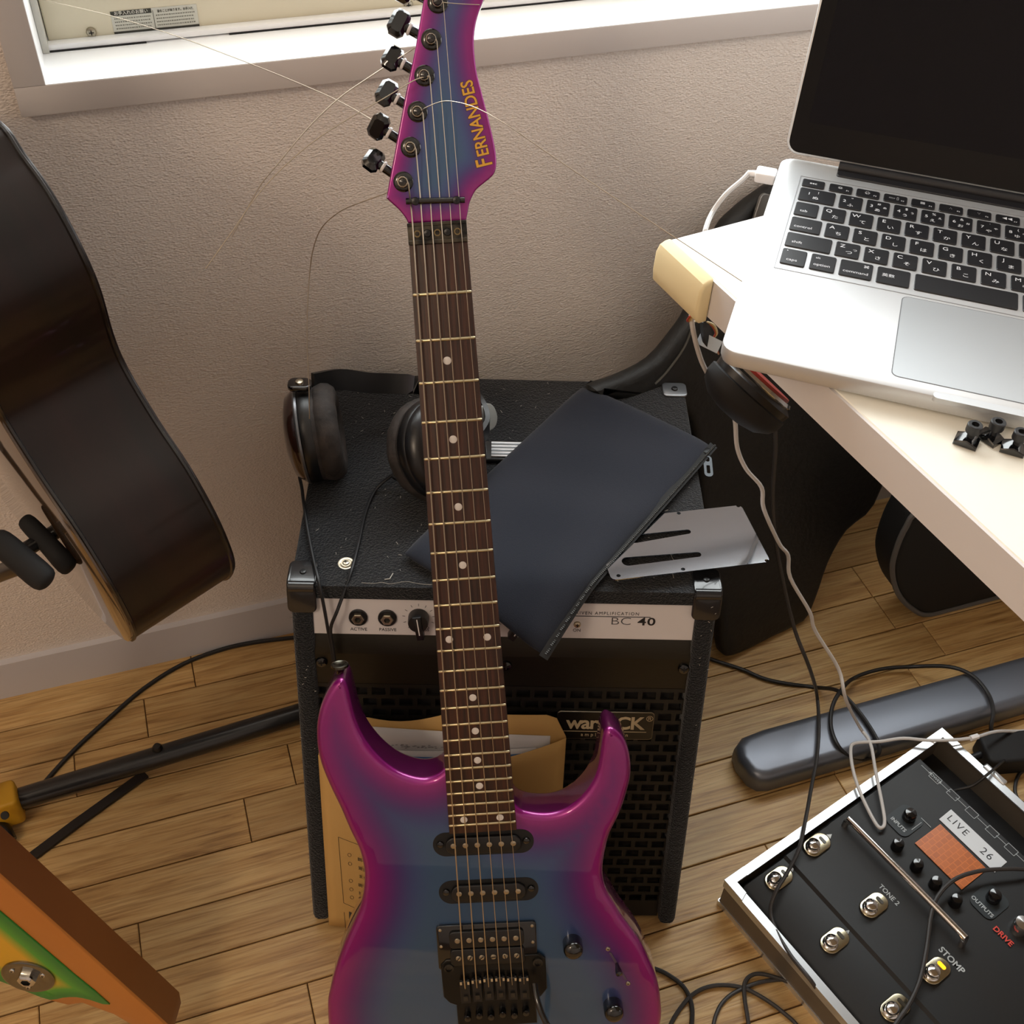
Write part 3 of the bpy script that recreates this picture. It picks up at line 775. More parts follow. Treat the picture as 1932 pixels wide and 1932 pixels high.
gr.box(((IX0 + IX1) / 2, (tcur + 0.012) / 2, (zf + zb) / 2), (IX1 - IX0, tcur - 0.012, zf - zb))
gr.obj('grille', mat('grille_metal', '211f1b', 0.5, metal=0.4), amp, AFL)
# badge
ba, bb = af(1052, 1346), af(1231, 1401)
bw_, bh_ = bb[0] - ba[0], ba[1] - bb[1]
bm_ = AFL @ T(((ba[0] + bb[0]) / 2, (ba[1] + bb[1]) / 2, -0.0055))
d = MB(); d.prism(rrect(bw_, bh_, 0.004), 0, 0.002, 0.0004, seg=1); badge = d.obj('badge', mat('badge_silver', '8a8578', 0.3, metal=0.9), amp, bm_)
d = MB(); d.prism(rrect(bw_ - 0.0014, bh_ - 0.0014, 0.0034), 0, 0.0022, 0.0002, seg=1); d.obj('badge_face', mat('badge_black', '0d0d0a', 0.3), badge)
gold_print = mat('badge_print', 'b9a888', 0.5)
text('badge_text', 'warwiCK', 0.0205, gold_print, badge, T((0.0, 0.0028, 0.0024)), bold=0.0005, space=0.92, sx=1.0)
text('badge_text', 'amplification', 0.0055, gold_print, badge, T((0, -0.0108, 0.0024)), space=1.6, sx=0.95)
d = MB(); d.box((0, -0.0068, 0.0023), (bw_ * 0.86, 0.0007, 0.0002)); d.obj('badge_line', gold_print, badge)
text('badge_text', '®', 0.009, gold_print, badge, T((bw_ / 2 - 0.0045, 0.009, 0.0024)))
# control panel fittings
ink = mat('panel_ink', '3b3b40', 0.6)
CPZ = -0.005
for q, lab in (((676, 1164), 'ACTIVE'), ((731, 1165), 'PASSIVE')):
    s_ = af(*q, CPZ)
    j = MB(); j.lathe([(0.0085, 0), (0.0085, 0.0018), (0.0078, 0.0026), (0.0058, 0.0026)], 26); j.lathe([(0.0058, 0.0010), (0, 0.0010)], 20)
    jk = j.obj('input_jack', black_plastic, ctl, T((s_[0], s_[1], CPZ)))
    j = MB(); j.lathe([(0.0058, 0.001), (0.0058, 0.0045), (0.0050, 0.0052), (0.0030, 0.0052), (0.0028, 0.001)], 6); j.obj('jack_nut', nickel, jk)
    text('panel_text', lab, 0.0046, ink, ctl, T((s_[0], s_[1] - 0.0132, CPZ + 0.0002)))
kx = [af(790, 1165, CPZ)[0] + 0.0305 * i for i in range(4)]
ky = af(790, 1165, CPZ)[1]
for i, x in enumerate(kx):
    j = MB(); j.lathe([(0.0095, 0), (0.0093, 0.009), (0.0088, 0.0110), (0, 0.0115)], 24); kb = j.obj('tone_knob', black_plastic, ctl, T((x, ky, CPZ)) @ Rz((8, 20, -10, -30)[i]))
    j = MB(); j.prism([(-0.004, 0.0085), (-0.0032, -0.0165), (0.0032, -0.0165), (0.004, 0.0085)], 0.002, 0.0135, 0.0012, seg=2); j.obj('pointer', black_plastic, kb)
    j = MB(); j.box((0, -0.002, 0.0136), (0.0009, 0.017, 0.0004)); j.obj('pointer_line', white_plastic, kb)
    tk = MB()
    for a in range(11):
        an = math.radians(-140 + 28 * a + 90); tk.box((0.0135, 0, 0), (0.0025, 0.0004, 0.0002), M=T((x, ky, CPZ + 0.0002)) @ Rz(math.degrees(an)))
    tag(tk.obj('dial_scale', ink, ctl), kind='stuff')
text('panel_text', 'BASS', 0.0046, ink, ctl, T((kx[0] + 0.0045, ky - 0.0132, CPZ + 0.0002)))
s_ = af(1061, 1172, CPZ); j = MB(); j.lathe([(0.0052, 0), (0.0052, 0.003), (0.0035, 0.0034), (0.0030, 0.0005), (0, 0.0005)], 20); j.obj('headphone_jack', black_gloss, ctl, T((s_[0], s_[1], CPZ)))
text('panel_text', 'H/P', 0.0046, ink, ctl, T((s_[0], s_[1] - 0.0092, CPZ + 0.0002))); text('panel_text', 'IN', 0.0046, ink, ctl, T((s_[0] - 0.0105, s_[1] - 0.0092, CPZ + 0.0002)))
s_ = af(1089, 1178, CPZ); screw(ctl, T((s_[0], s_[1], CPZ)), 0.0034, nickel, 'panel_screw'); text('panel_text', 'ON', 0.0046, ink, ctl, T((s_[0], s_[1] - 0.0064, CPZ + 0.0002)))
s_ = af(1194, 1173, CPZ); text('panel_text', 'BC', 0.0115, ink, ctl, T((s_[0] - 0.0108, s_[1], CPZ + 0.0002)), sx=1.35, bold=-0.0002); text('panel_text', '40', 0.0115, mat('panel_ink_dark', '16161a', 0.5), ctl, T((s_[0] + 0.0125, s_[1], CPZ + 0.0002)), sx=1.35, bold=0.0002, space=1.1)
s0_, s1_ = af(1072, 1161, CPZ), af(1228, 1161, CPZ)
d = MB(); d.box(((s0_[0] + s1_[0]) / 2, s0_[1] - 0.0004, CPZ + 0.0002), (s1_[0] - s0_[0], 0.0007, 0.0002)); d.obj('panel_line', ink, ctl)
text('panel_text', 'DRIVEN AMPLIFICATION', 0.0046, ink, ctl, T(((s0_[0] + s1_[0]) / 2 - 0.004, s0_[1] + 0.0028, CPZ + 0.0002)), space=1.25)
# corner protectors
cm_ = mat('corner_plastic', '1c1d20', 0.22, coat=0.4)
def corner(x, y, sx):
    c = MB(); c.prism(rrect(0.026, 0.030, 0.006), 0, 0.0035, 0.0014, M=T((x - sx * 0.0105, y + 0.013, TOP - 0.0002)))
    c.prism(rrect(0.026, 0.030, 0.006), 0, 0.0035, 0.0014, M=T((x + sx * -0.0105, y - 0.0015, TOP - 0.013)) @ AFL.to_3x3().to_4x4())
    c.prism(rrect(0.030, 0.028, 0.006), 0, 0.003, 0.0012, M=T((x - sx * 0.0008, y + 0.012, TOP - 0.0115)) @ Ry(90 * sx))
    c.tube([(x + sx * 0.0003, y + 0.0005, TOP - 0.001), (x - sx * 0.022, y + 0.0005, TOP - 0.001)], 0.0052, 12)
    o = c.obj('corner_protector', cm_, amp); screw(o, T((x - sx * 0.011, y + 0.014, TOP + 0.0032)), 0.003, black_plastic, 'corner_screw')
corner(X0, 0.1226, -1); corner(X1, 0.1226, 1)
for x in (X0 + 0.006, X1 - 0.012):
    c = MB(); c.prism(rrect(0.026, 0.022, 0.005), 0, 0.003, 0.0012); o = c.obj('corner_protector', mat('corner_steel', 'a9aeb4', 0.28, metal=0.9), amp, T((x, BACK - 0.012, TOP))); screw(o, T((0, 0, 0.003)), 0.0036, black_plastic, 'corner_screw')
for x, y in ((0.039, 0.150),):
    c = MB(); c.lathe([(0.0075, 0), (0.0072, 0.001), (0.0055, 0.0012), (0.0048, 0.0008), (0.0045, 0.0014), (0, 0.0014)], 20); o = c.obj('cup_washer', nickel, amp, T((x, y, TOP))); screw(o, T((0, 0, 0.001)), 0.0032, nickel, 'top_screw')
# carrying handle
hnd = MB(); hnd.prism(rrect(0.150, 0.028, 0.008), 0.0, 0.006, 0.002, M=T((0.230, 0.300, TOP))); ho_ = hnd.obj('strap_handle', rubber, amp)
for x in (0.180,):
    for k in range(5):
        r_ = MB(); r_.tube([(x + 0.030, 0.2905 + k * 0.0048, TOP + 0.0065), (x - 0.012, 0.2905 + k * 0.0048, TOP + 0.0065)], 0.0017, 8); r_.obj('handle_ridge', alu, ho_)
# carpet fuzz and lint
fz = MB(); R2 = random.Random(11)
def sliver(p, d, w_, n):
    s = d.cross(n); s = s.normalized() * w_ if s.length > 1e-6 else V((w_, 0, 0))
    fz.add([p - s, p + s, p + d], [(0, 1, 2)], smooth=False)
for _ in range(5200):
    u_ = R2.random()
    if u_ < 0.62: p = V((R2.uniform(X0, X1), R2.uniform(0.12, BACK), TOP)); n = V((0, 0, 1))
    elif u_ < 0.74: p = V((X0, 0, 0)); z_ = R2.uniform(0.02, TOP); p = V((X0, R2.uniform(0.305 * z_, 0.305 * z_ + 0.05), z_)); n = V((-1, 0, 0))
    elif u_ < 0.87: z_ = R2.uniform(0.02, TOP); p = V((R2.choice((R2.uniform(X0, X0 + 0.018), R2.uniform(X1 - 0.018, X1))), 0.305 * z_, z_)); n = V((0, -1, 0.3))
    else: z_ = R2.uniform(0.02, TOP); p = V((X1, R2.uniform(0.305 * z_, 0.305 * z_ + 0.06), z_)); n = V((1, 0, 0))
    d = (n * R2.uniform(0.3, 1.0) + V((R2.uniform(-1, 1), R2.uniform(-1, 1), R2.uniform(-1, 1)))).normalized() * R2.uniform(0.0015, 0.0042)
    sliver(p, d, 0.00016, n)
tag(fz.obj('carpet_fuzz', mat('carpet_fibre', '24282d', 0.9), amp), kind='stuff')
fz = MB()
def lint_run(pts, k):
    for i in range(len(pts) - 1):
        fz.tube([pts[i], pts[i + 1]], 0.00022, 4)
for _ in range(150):
    x, y = R2.uniform(X0, X1), R2.uniform(0.125, BACK)
    a = R2.uniform(0, 6.28); l_ = R2.uniform(0.0008, 0.004)
    fz.tube([(x, y, TOP + 0.0008), (x + l_ * math.cos(a), y + l_ * math.sin(a), TOP + 0.0012)], R2.uniform(0.00014, 0.00035), 4)
for x0, y0, n_ in ((0.055, 0.128, 14), (0.335, 0.14, 6), (0.36, 0.30, 8)):
    p = [V((x0 + 0.006 * i, y0 + R2.uniform(-0.002, 0.002), TOP + 0.001)) for i in range(n_)] if n_ > 10 else [V((x0 + R2.uniform(-0.003, 0.003), y0 + 0.006 * i, TOP + 0.001)) for i in range(n_)]
    lint_run(p, n_)
p = [V((0.075, 0.1315, TOP + 0.001)), V((0.0795, 0.132, TOP + 0.0013)), V((0.082, 0.139, TOP + 0.001))]
for i in range(2): fz.tube([p[i], p[i + 1]], 0.00045, 5)
for _ in range(40):
    z_ = R2.uniform(0.03, TOP); x = R2.choice((R2.uniform(X0, X0 + 0.017), R2.uniform(X1 - 0.017, X1)))
    fz.tube([(x, 0.305 * z_ - 0.001, z_), (x + R2.uniform(-0.002, 0.002), 0.305 * z_ - 0.0012, z_ + R2.uniform(-0.002, 0.002))], 0.0003, 4)
tag(fz.obj('lint', mat('pale_lint', 'b8b4ac', 0.9), amp), kind='stuff')

# ------------------------------------------------------------------ envelope with papers leaning on the amplifier
kraft = mat('kraft_paper', 'c9a05e', 0.75, noise=(9, 'd2ac6c', 0.3))
EO = 0.014
e0 = af(598, 1436, EO); e1 = af(1069, 1404, EO)
EX0, EX1, ET = e0[0], e1[0], e0[1]
env = thing('manila_envelope', 'open manila envelope leaning on the amplifier grille behind the guitar', 'envelope', AM @ AFL @ T((EX0, 0.004, 0.001)))
EWD = EX1 - EX0
def sheet(name, m, parent, x0, x1, t0, topf, zf_, nx=24, ny=16, thick=0.0006):
    vs = []; fs = []
    for j in range(ny + 1):
        for i in range(nx + 1):
            a = i / nx; tt = t0 + (topf(a) - t0) * j / ny
            vs.append((x0 + (x1 - x0) * a, tt, zf_(a, j / ny)))
    for j in range(ny):
        for i in range(nx): q = j * (nx + 1) + i; fs.append((q, q + 1, q + nx + 2, q + nx + 1))
    b = MB(); b.add(vs, fs, None, True)
    o = link(name, b.mesh(name, m), parent)
    sm_ = o.modifiers.new('paper', 'SOLIDIFY'); sm_.thickness = thick; sm_.offset = 0
    return o
TL = ET - 0.004; TR_ = e1[1] - 0.004
def front_top(a): return TL + (TR_ - TL) * a - 0.012 * math.sin(math.pi * a)
def bulge(a, b): return 0.004 + 0.018 * math.sin(math.pi * a) ** 0.8 * (0.35 + 0.65 * b)
sheet('front_panel', kraft, env, 0, EWD, 0.0, front_top, bulge)
bt0 = af(690, 1352, 0.004)[1] - 0.004; bt1 = af(1045, 1349, 0.004)[1] - 0.004
def back_top(a):
    if a < 0.17: return TL + (bt0 - TL) * (a / 0.17)
    if a > 0.95: return bt1 + (TR_ - bt1) * ((a - 0.95) / 0.05)
    return bt0 + (bt1 - bt0) * a - 0.008 * max(0, math.sin((a - 0.17) / 0.35 * math.pi)) * (1 if a < 0.52 else 0)
sheet('back_panel', kraft, env, 0, EWD, 0.0, back_top, lambda a, b: 0.0015 + 0.001 * math.sin(9 * a))
pr = mat('envelope_print', '3c3a34', 0.8)
def epr(px, py):
    p = af(px, py, EO); return V((p[0] - EX0, p[1] - 0.004, 0))
def on_env(p, lift=0.0006):
    a = p.x / EWD; b = p.y / front_top(max(0, min(1, a))); return V((p.x, p.y, bulge(a, b) + lift))
b = MB()
for q in (((637, 1586), (690, 1600)), ((637, 1586), (647, 1712)), ((647, 1712), (690, 1728)), ((648, 1730), (652, 1775))):
    s0, s1 = epr(*q[0]), epr(*q[1]); b.tube([on_env(s0.lerp(s1, k / 8)) for k in range(9)], 0.00022, 4)
for q in ((658.5, 1618), (659.5, 1635), (661, 1668), (662, 1684.5), (663, 1700)):
    c_ = epr(*q); b.tube([on_env(c_ + V((0.0018 * math.cos(a * 0.6283), 0.0024 * math.sin(a * 0.6283), 0))) for a in range(11)], 0.0002, 4)
b.obj('printed_frame', pr, env)
c_ = on_env(epr(660, 1736), 0.0008); b = MB(); b.box((0, 0, 0), (0.012, 0.011, 0.0003)); b.obj('printed_block', pr, env, T(c_) @ Ry(-28) @ Rz(-12))
for q, s in (((674, 1624), '調べ'), ((675, 1641), '資金'), ((676, 1657), 'また'), ((675, 1674), '調査'), ((676, 1690), '記入')):
    text('printed_text', s, 0.0052, pr, env, T(on_env(epr(*q), 0.0008)) @ Ry(-26), extrude=0.00005, align='LEFT')
sh = thing('paper_sheet', 'white printed sheet sticking out of the manila envelope', 'paper', AM @ AFL @ T((EX0, 0.006, 0.001)))
pw = mat('paper_white', 'd6d6d8', 0.7)
pt0 = af(720, 1372, 0.008)[1] - 0.006; pt1 = af(1030, 1393, 0.008)[1] - 0.006
sheet('sheet', pw, sh, 0.02, EWD - 0.015, 0.0, lambda a: pt0 + (pt1 - pt0) * a, lambda a, b: 0.0035 + 0.002 * math.sin(math.pi * a))
b = MB()
for k in range(46):
    xx = 0.045 + 0.075 * R2.random(); yy = af(780, 1408, 0.008)[1] - 0.006 + R2.uniform(-0.003, 0.001); b.box((xx, yy, 0.0062), (0.0022, 0.0006, 0.0002))
tag(b.obj('faint_print', mat('faint_print', '8a8a90', 0.8), sh), kind='stuff')
bk = thing('booklet', 'blue and white booklet tucked inside the manila envelope', 'booklet', AM @ AFL @ T((EX0, 0.006, 0.001)))
bt_ = af(780, 1422, 0.01)[1] - 0.006
sheet('cover', mat('booklet_blue', '2f5f96', 0.45), bk, 0.03, EWD - 0.03, 0.0, lambda a: bt_ - 0.002 + 0.004 * a, lambda a, b: 0.0075 + 0.006 * math.sin(math.pi * a) * b)
sheet('pages', pw, bk, 0.028, EWD - 0.028, 0.0, lambda a: bt_ + 0.003 + 0.004 * a, lambda a, b: 0.0060 + 0.005 * math.sin(math.pi * a) * b)

# ------------------------------------------------------------------ headphones on the amplifier
def dirw(v): return (AM.to_3x3() @ V(v)).normalized()
pad_leather = mat('worn_pad_leather', '1d1a19', 0.75, noise=(90, '3a3330', 0.2), bump=(160, 0.0008, (1, 1, 1)))
shell_brown = mat('brown_shell', '2c1712', 0.22, coat=0.5)
hp = thing('headphones', 'black over-ear headphones with a leather band lying on the amplifier', 'headphones', T(onz(700, 800, 0.405)))
HPI = hp.matrix_world.inverted()
def cup(c, axis, shell_m, R, xh):
    """axis points from the ear pad out through the shell"""
    M = HPI @ frame_z(c, axis, xh)
    s = MB(); s.lathe([(R * 0.98, 0.0), (R, 0.004), (R, 0.010), (R * 0.97, 0.012)], 36, M=M, sy=0.92)
    cu = s.obj('ear_cup', black_plastic, hp)
    s = MB(); s.lathe([(R * 0.97, 0.012), (R * 0.95, 0.017), (R * 0.82, 0.024), (R * 0.5, 0.028), (0, 0.0290)], 36, M=M, sy=0.92); s.obj('cup_shell', shell_m, cu)
    s = MB(); n_ = 44; vs = []; fs = []; m_ = 12
    for i in range(n_):
        a = 2 * math.pi * i / n_; wob = 1 + 0.02 * math.sin(11 * a) + 0.012 * math.sin(17 * a + 1)
        for k in range(m_):
            b_ = 2 * math.pi * k / m_; r_ = R * 0.76 + 0.0125 * math.cos(b_) * wob
            vs.append((r_ * math.cos(a), r_ * 0.92 * math.sin(a), -0.011 + 0.0125 * math.sin(b_) * wob))
    for i in range(n_):
        for k in range(m_): fs.append((i * m_ + k, ((i + 1) % n_) * m_ + k, ((i + 1) % n_) * m_ + (k + 1) % m_, i * m_ + (k + 1) % m_))
    s.add(vs, fs, M); s.lathe([(R * 0.7, -0.004), (0, -0.003)], 30, M=M, sy=0.92); s.lathe([(R * 0.90, -0.012), (R * 0.96, -0.004), (R * 0.97, 0.001)], 36, M=M, sy=0.92)
    s.obj('ear_pad', pad_leather, cu)
    return cu
cL = onz(598, 818, 0.4475); aL = (-RGT * 1.0 - V((0.0, 0.15, 0.05))).normalized()
cupL = cup(cL, aL, shell_brown, 0.0475, (0, 0, 1))
cR = onz(826, 848, 0.449); aR = (BCK * 0.75 + RGT * 0.62 + V((0, 0, 0.0))).normalized()
cupR = cup(cR, aR, mat('satin_black_shell', '0d0d10', 0.3), 0.0500, (0, 0, 1))
r_ = MB(); r_.lathe([(0.0478, 0.0115), (0.0482, 0.0135), (0.0470, 0.0150)], 36, M=HPI @ frame_z(cL, aL, (0, 0, 1)), sy=0.92); r_.obj('trim_ring', mat('ring_grey', '6d6e72', 0.3, metal=0.7), cupL)
h0 = HPI @ onz(566, 731, 0.497); h_ = MB(); h_.prism(rrect(0.022, 0.016, 0.006), 0, 0.006, 0.002, M=T(h0) @ Rz(-18)); hg = h_.obj('hinge_block', black_gloss, hp); screw(hg, T(h0 + V((0, 0, 0.0062))), 0.004, nickel, 'hinge_screw', slot=False)
band = [onz(590, 724, 0.492), onz(640, 716, 0.482), onz(690, 722, 0.462), onz(745, 724, 0.450), onz(805, 728, 0.448), onz(860, 740, 0.452), onz(905, 762, 0.456), onz(920, 800, 0.452), onz(905, 830, 0.45)]
b = MB(); b.tube([HPI @ p for p in band], 0, sub=5, flat=(0.020, 0.0045, UPV.cross(RGT).cross(V((0, 0, 1))))); b.obj('headband', black_plastic, hp)
hw_ = MB(); hw_.prism(rrect(0.034, 0.026, 0.012), 0, 0.004, 0.0015, M=HPI @ frame_z(onz(912, 790, 0.452), BCK + RGT * 1.2, (0.5, 0.7, -0.3))); hw_.obj('slider_arm', mat('slider_grey', '8a8c8a', 0.45), hp)
cord = rubber
def lay(pts, off=0.0015): return [onz(x, y, TOP + off) for x, y in pts]
def hang(pts, off=0.004): return [AF @ V((*af(x, y, off), off)) for x, y in pts]
cl = [cL + V((0.005, -0.02, -0.014)), onz(567, 880, 0.425)] + [onz(570, 925, 0.408), onz(578, 985, 0.406), onz(590, 1050, 0.4075), onz(602, 1100, 0.408)] + hang([(612, 1150), (619, 1190), (626, 1228), (632, 1262)], 0.006)
b = MB(); b.tube([HPI @ p for p in cl], 0.0016, 7, sub=5); b.obj('cord', cord, hp)
cr_ = [onz(757, 888, 0.43), onz(735, 900, 0.418), onz(708, 925, 0.406), onz(690, 965, 0.4045), onz(675, 1030, 0.4045), onz(660, 1085, 0.4055)] + hang([(637, 1150), (624, 1185), (628, 1222), (634, 1262)], 0.008)
b = MB(); b.tube([HPI @ p for p in cr_], 0.0016, 7, sub=5); b.obj('cord', cord, hp)
for c_, d_ in ((onz(568, 868, 0.43), V((0, 0, 1))), (onz(752, 890, 0.432), V((-0.6, -0.6, -0.4)))):
    b = MB(); b.tube([HPI @ (c_ - d_.normalized() * 0.008), HPI @ (c_ + d_.normalized() * 0.008)], [0.0022, 0.0034], 10); b.obj('strain_relief', rubber, hp)

# ------------------------------------------------------------------ fabric pouch
navy = mat('navy_neoprene', '1a1e29', 0.85, spec=0.25, noise=(6, '20242f', 0.3), bump=(1400, 0.0003), sheen=0.15)
zB = 0.4165
cs = [AMI @ onz(*q, zB) for q in ((1110, 712), (1337, 840), (1020, 1200), (765, 1030))]
pc = sum(cs, V((0, 0, 0))) / 4
lx_ = ((cs[2] - cs[1]) + (cs[3] - cs[0])); lx_.z = 0; lx_.normalize()
PLn, PWd = ((cs[2] - cs[1]).length + (cs[3] - cs[0]).length) / 2, ((cs[1] - cs[0]).length + (cs[2] - cs[3]).length) / 2
PM = AM @ frame(V((pc.x, pc.y, TOP)), lx_, V((-lx_.y, lx_.x, 0)), V((0, 0, 1)))
pouch = thing('zip_pouch', 'dark navy fabric zip pouch lying across the amplifier top', 'pouch', PM)
zside = 1 if (PM @ V((0, 1, 0)) - PM @ V((0, 0, 0))).dot(RGT) > 0 else -1
PI_ = AMI @ PM
def pouch_z(x, y, top):
    ex = min(1, (PLn / 2 - abs(x)) / 0.018); ey = min(1, (PWd / 2 - abs(y)) / 0.018)
    e = math.sqrt(max(0, 1 - (1 - ex) ** 2)) * math.sqrt(max(0, 1 - (1 - ey) ** 2))
    wr = 0.0012 * math.sin(31 * x + 9 * y) + 0.0010 * math.sin(44 * y - 12 * x) + 0.0007 * math.sin(70 * x + 30 * y)
    base = 0.0085 + (0.0068 * e + wr * e if top else -0.0050 * e)
    q = PI_ @ V((x, y, 0))
    if q.y < 0.128: base -= (0.128 - q.y) ** 1.3 * 1.1 + 0.0
    return base
nx, ny = 44, 26; vs = []; fs = []
for side in (1, 0):
    for j in range(ny + 1):
        for i in range(nx + 1):
            x = -PLn / 2 + PLn * (0.5 - 0.5 * math.cos(math.pi * i / nx)); y = -PWd / 2 + PWd * (0.5 - 0.5 * math.cos(math.pi * j / ny))
            rx = min(abs(x) / (PLn / 2), 1); ry = min(abs(y) / (PWd / 2), 1)
            sag = 1 - 0.018 * (rx * ry) ** 6
            vs.append((x * sag, y * sag, pouch_z(x, y, side)))
N1 = (nx + 1) * (ny + 1)
for j in range(ny):
    for i in range(nx):
        q = j * (nx + 1) + i; fs.append((q, q + 1, q + nx + 2, q + nx + 1)); fs.append((N1 + q, N1 + q + nx + 1, N1 + q + nx + 2, N1 + q + 1))
b = MB(); b.add(vs, fs)
pb = b.obj('pouch_body', navy, pouch)
zy = zside * (PWd / 2 - 0.003)
zp = [V((x_ * PLn / 40, zside * (PWd / 2 + 0.0008), pouch_z(x_ * PLn / 40, PWd / 2, 1))) for x_ in range(-20, 21)]
zb_ = MB(); zb_.tube(zp, 0, flat=(0.0085, 0.0022, (0, 0.35 * zside, 1))); zt = zb_.obj('zipper_tape', black_matt, pouch)
teeth = MB()
for k in range(150):
    p = zp[0].lerp(zp[-1], (k + 0.5) / 150); p.z = zp[min(40, int((k + 0.5) / 150 * 40))].z
    teeth.box((p.x, p.y + zside * 0.0018, p.z + 0.0022), (0.0012, 0.0018, 0.0012))
tag(teeth.obj('zipper_teeth', mat('zip_teeth', '26231e', 0.5, metal=0.3), zt), kind='stuff')
st_ = MB(); st_.tube([p + V((0, -zside * 0.009, 0.0022)) for p in zp[1:-1]], 0.0003, 4); st_.obj('stitch_seam', mat('seam_dark', '151824', 0.9), pouch)
pull_steel = mat('zip_pull', '3c3e40', 0.35, metal=1)
pp_ = (pouch.matrix_world.inverted()) @ onz(1333, 852, 0.411); pe_ = (pouch.matrix_world.inverted()) @ onz(1338, 905, 0.4055)
zz = MB(); zz.prism(rrect(0.009, 0.006, 0.002), -0.002, 0.002, 0.001, M=T(pp_)); zs = zz.obj('zip_slider', mat('zip_dark', '1e1f20', 0.35, metal=0.7), pouch)
dv = (pe_ - pp_).normalized()
zz = holed_plate(rrect(0.026, 0.0085, 0.004), [rrect(0.006, 0.004, 0.0019, c=(-0.0085, 0)), rrect(0.010, 0.0035, 0.001, c=(0.004, 0))], 0, 0.0012, M=frame(pp_.lerp(pe_, 0.55), dv, V((-dv.y, dv.x, 0)).normalized(), V((0, 0, 1)))); zz.obj('zip_pull', pull_steel, zs)

# ------------------------------------------------------------------ chrome plate with slots
pz = TOP + 0.0022
q = {k: AMI @ onz(*p, pz) for k, p in dict(tr=(1398, 956), br=(1450, 1073), bl=(1152, 1108)).items()}
ex_ = (q['br'] - q['bl']).normalized(); ey_ = V((-ex_.y, ex_.x, 0))
if (q['tr'] - q['br']).dot(ey_) < 0: ey_ = -ey_
PW2, PH2 = (q['br'] - q['bl']).length, (q['tr'] - q['br']).dot(ey_)
tpm = AM @ frame(q['bl'], ex_, ey_, V((0, 0, 1)))
plate_t = thing('tremolo_cover_plate', 'polished steel cover plate with two slots beside the fabric pouch', 'metal plate', tpm)
TPI = tpm.inverted()
def tpl(px, py): p = TPI @ onz(px, py, pz); return V((p.x, p.y))
def slot(a, b_, w0, w1):
    d = (b_ - a).normalized(); n = V((-d.y, d.x)); out = []
    for k in range(9):
        t = math.pi * (k / 8 + 0.5); out.append(tuple(a + d * (w0 * math.cos(t)) + n * (w0 * math.sin(t))))
    for k in range(9):
        t = math.pi * (k / 8 - 0.5); out.append(tuple(b_ + d * (w1 * math.cos(t)) + n * (w1 * math.sin(t))))
    return out
holes = [slot(tpl(1183, 1070), tpl(1314, 1057), 0.0056, 0.0032), slot(tpl(1196, 1024), tpl(1296, 1010), 0.0056, 0.0030)]
for hxy in ((1165, 1099), (1286, 1087), (1443, 1071), (1280, 972), (1392, 958)):
    c_ = tpl(*hxy); holes.append(circle(0.0019, 12, (c_.x, c_.y)))
holed_plate(rrect(PW2, PH2, 0.005, 5, (PW2 / 2, PH2 / 2)), holes, 0, 0.0012, grid=0.006, warp=lambda x, y: -0.09 * (y - 0.04) + 0.0048).obj('cover_plate', mat('polished_steel', 'a4a9b2', 0.09, metal=1), plate_t)

# ------------------------------------------------------------------ desk
DZ = 0.7405
dcorn = onz(1268, 453, DZ); dfar = onz(1932, 1064, DZ); dback = onz(1440, 418, DZ)
dl = (dfar - dcorn).normalized(); dr = V((-dl.y, dl.x, 0)); dr = dr if dr.x > 0 else -dr
DM = frame(dcorn, dr, -dl, V((0, 0, 1)))
DMI = DM.inverted()
desk = thing('desk', 'white laminate desk with the laptop standing on it', 'desk', DM)
desk_top = mat('cream_laminate', 'f3f0e4', 0.4); desk_edge = mat('white_edge_band', 'dad6d6', 0.45)
DW, DL_, DT = 1.75, 0.95, 0.029
b = MB(); b.prism([(0.0005, -DL_ + 0.0005), (DW, -DL_ + 0.0005), (DW, -0.0005), (0.0005, -0.0005)], -DT + 0.001, 0, 0.0006, seg=1)
for i in range(len(b.sm)): b.sm[i] = False
b.obj('desk_top', desk_top, desk)
b = MB(); b.box((-0.0005, -DL_ / 2, -DT / 2 - 0.0003), (0.002, DL_ + 0.002, DT - 0.0006)); b.box((DW / 2, 0.0002, -DT / 2 - 0.0003), (DW, 0.002, DT - 0.0006)); b.obj('edge_band', desk_edge, desk)
leg_m = mat('desk_leg_grey', '56585c', 0.45, metal=0.6)
for x, y in ((1.65, -0.08), (1.65, -0.85), (0.66, -0.85)):
    b = MB(); b.prism(rrect(0.05, 0.05, 0.006), -DZ, -DT, 0.002); b.obj('leg', leg_m, desk, T((x, y, 0)))
b = MB(); b.box((0.74, -DL_ / 2, -DT - (DZ - DT) / 2), (0.02, DL_ - 0.06, DZ - DT)); b.obj('light_block_panel', desk_edge, desk)  # unseen panel added to block light from the right under the desk
# foam corner guard
foam = mat('cream_foam', 'ead9ad', 0.8)
g0, g1 = DMI @ onz(1270, 452, DZ), DMI @ onz(1336, 541, DZ)
gm = DM @ T((0, 0, -0.016))
guard = thing('corner_guard', 'cream foam cushion stuck on the desk edge near its corner', 'edge guard', gm)
GL = (g1 - g0).length
b = MB(); b.prism([(-0.0016, 0.0172), (-0.005, 0.0170), (-0.0095, 0.0150), (-0.0120, 0.0095), (-0.0125, -0.004), (-0.0115, -0.013), (-0.008, -0.0170), (-0.0016, -0.0170)], -0.002, GL * 0.93, 0.0025, M=Matrix(((1, 0, 0, 0), (0, 0, -1, 0), (0, 1, 0, 0), (0, 0, 0, 1))))
b.obj('foam_cushion', foam, guard)

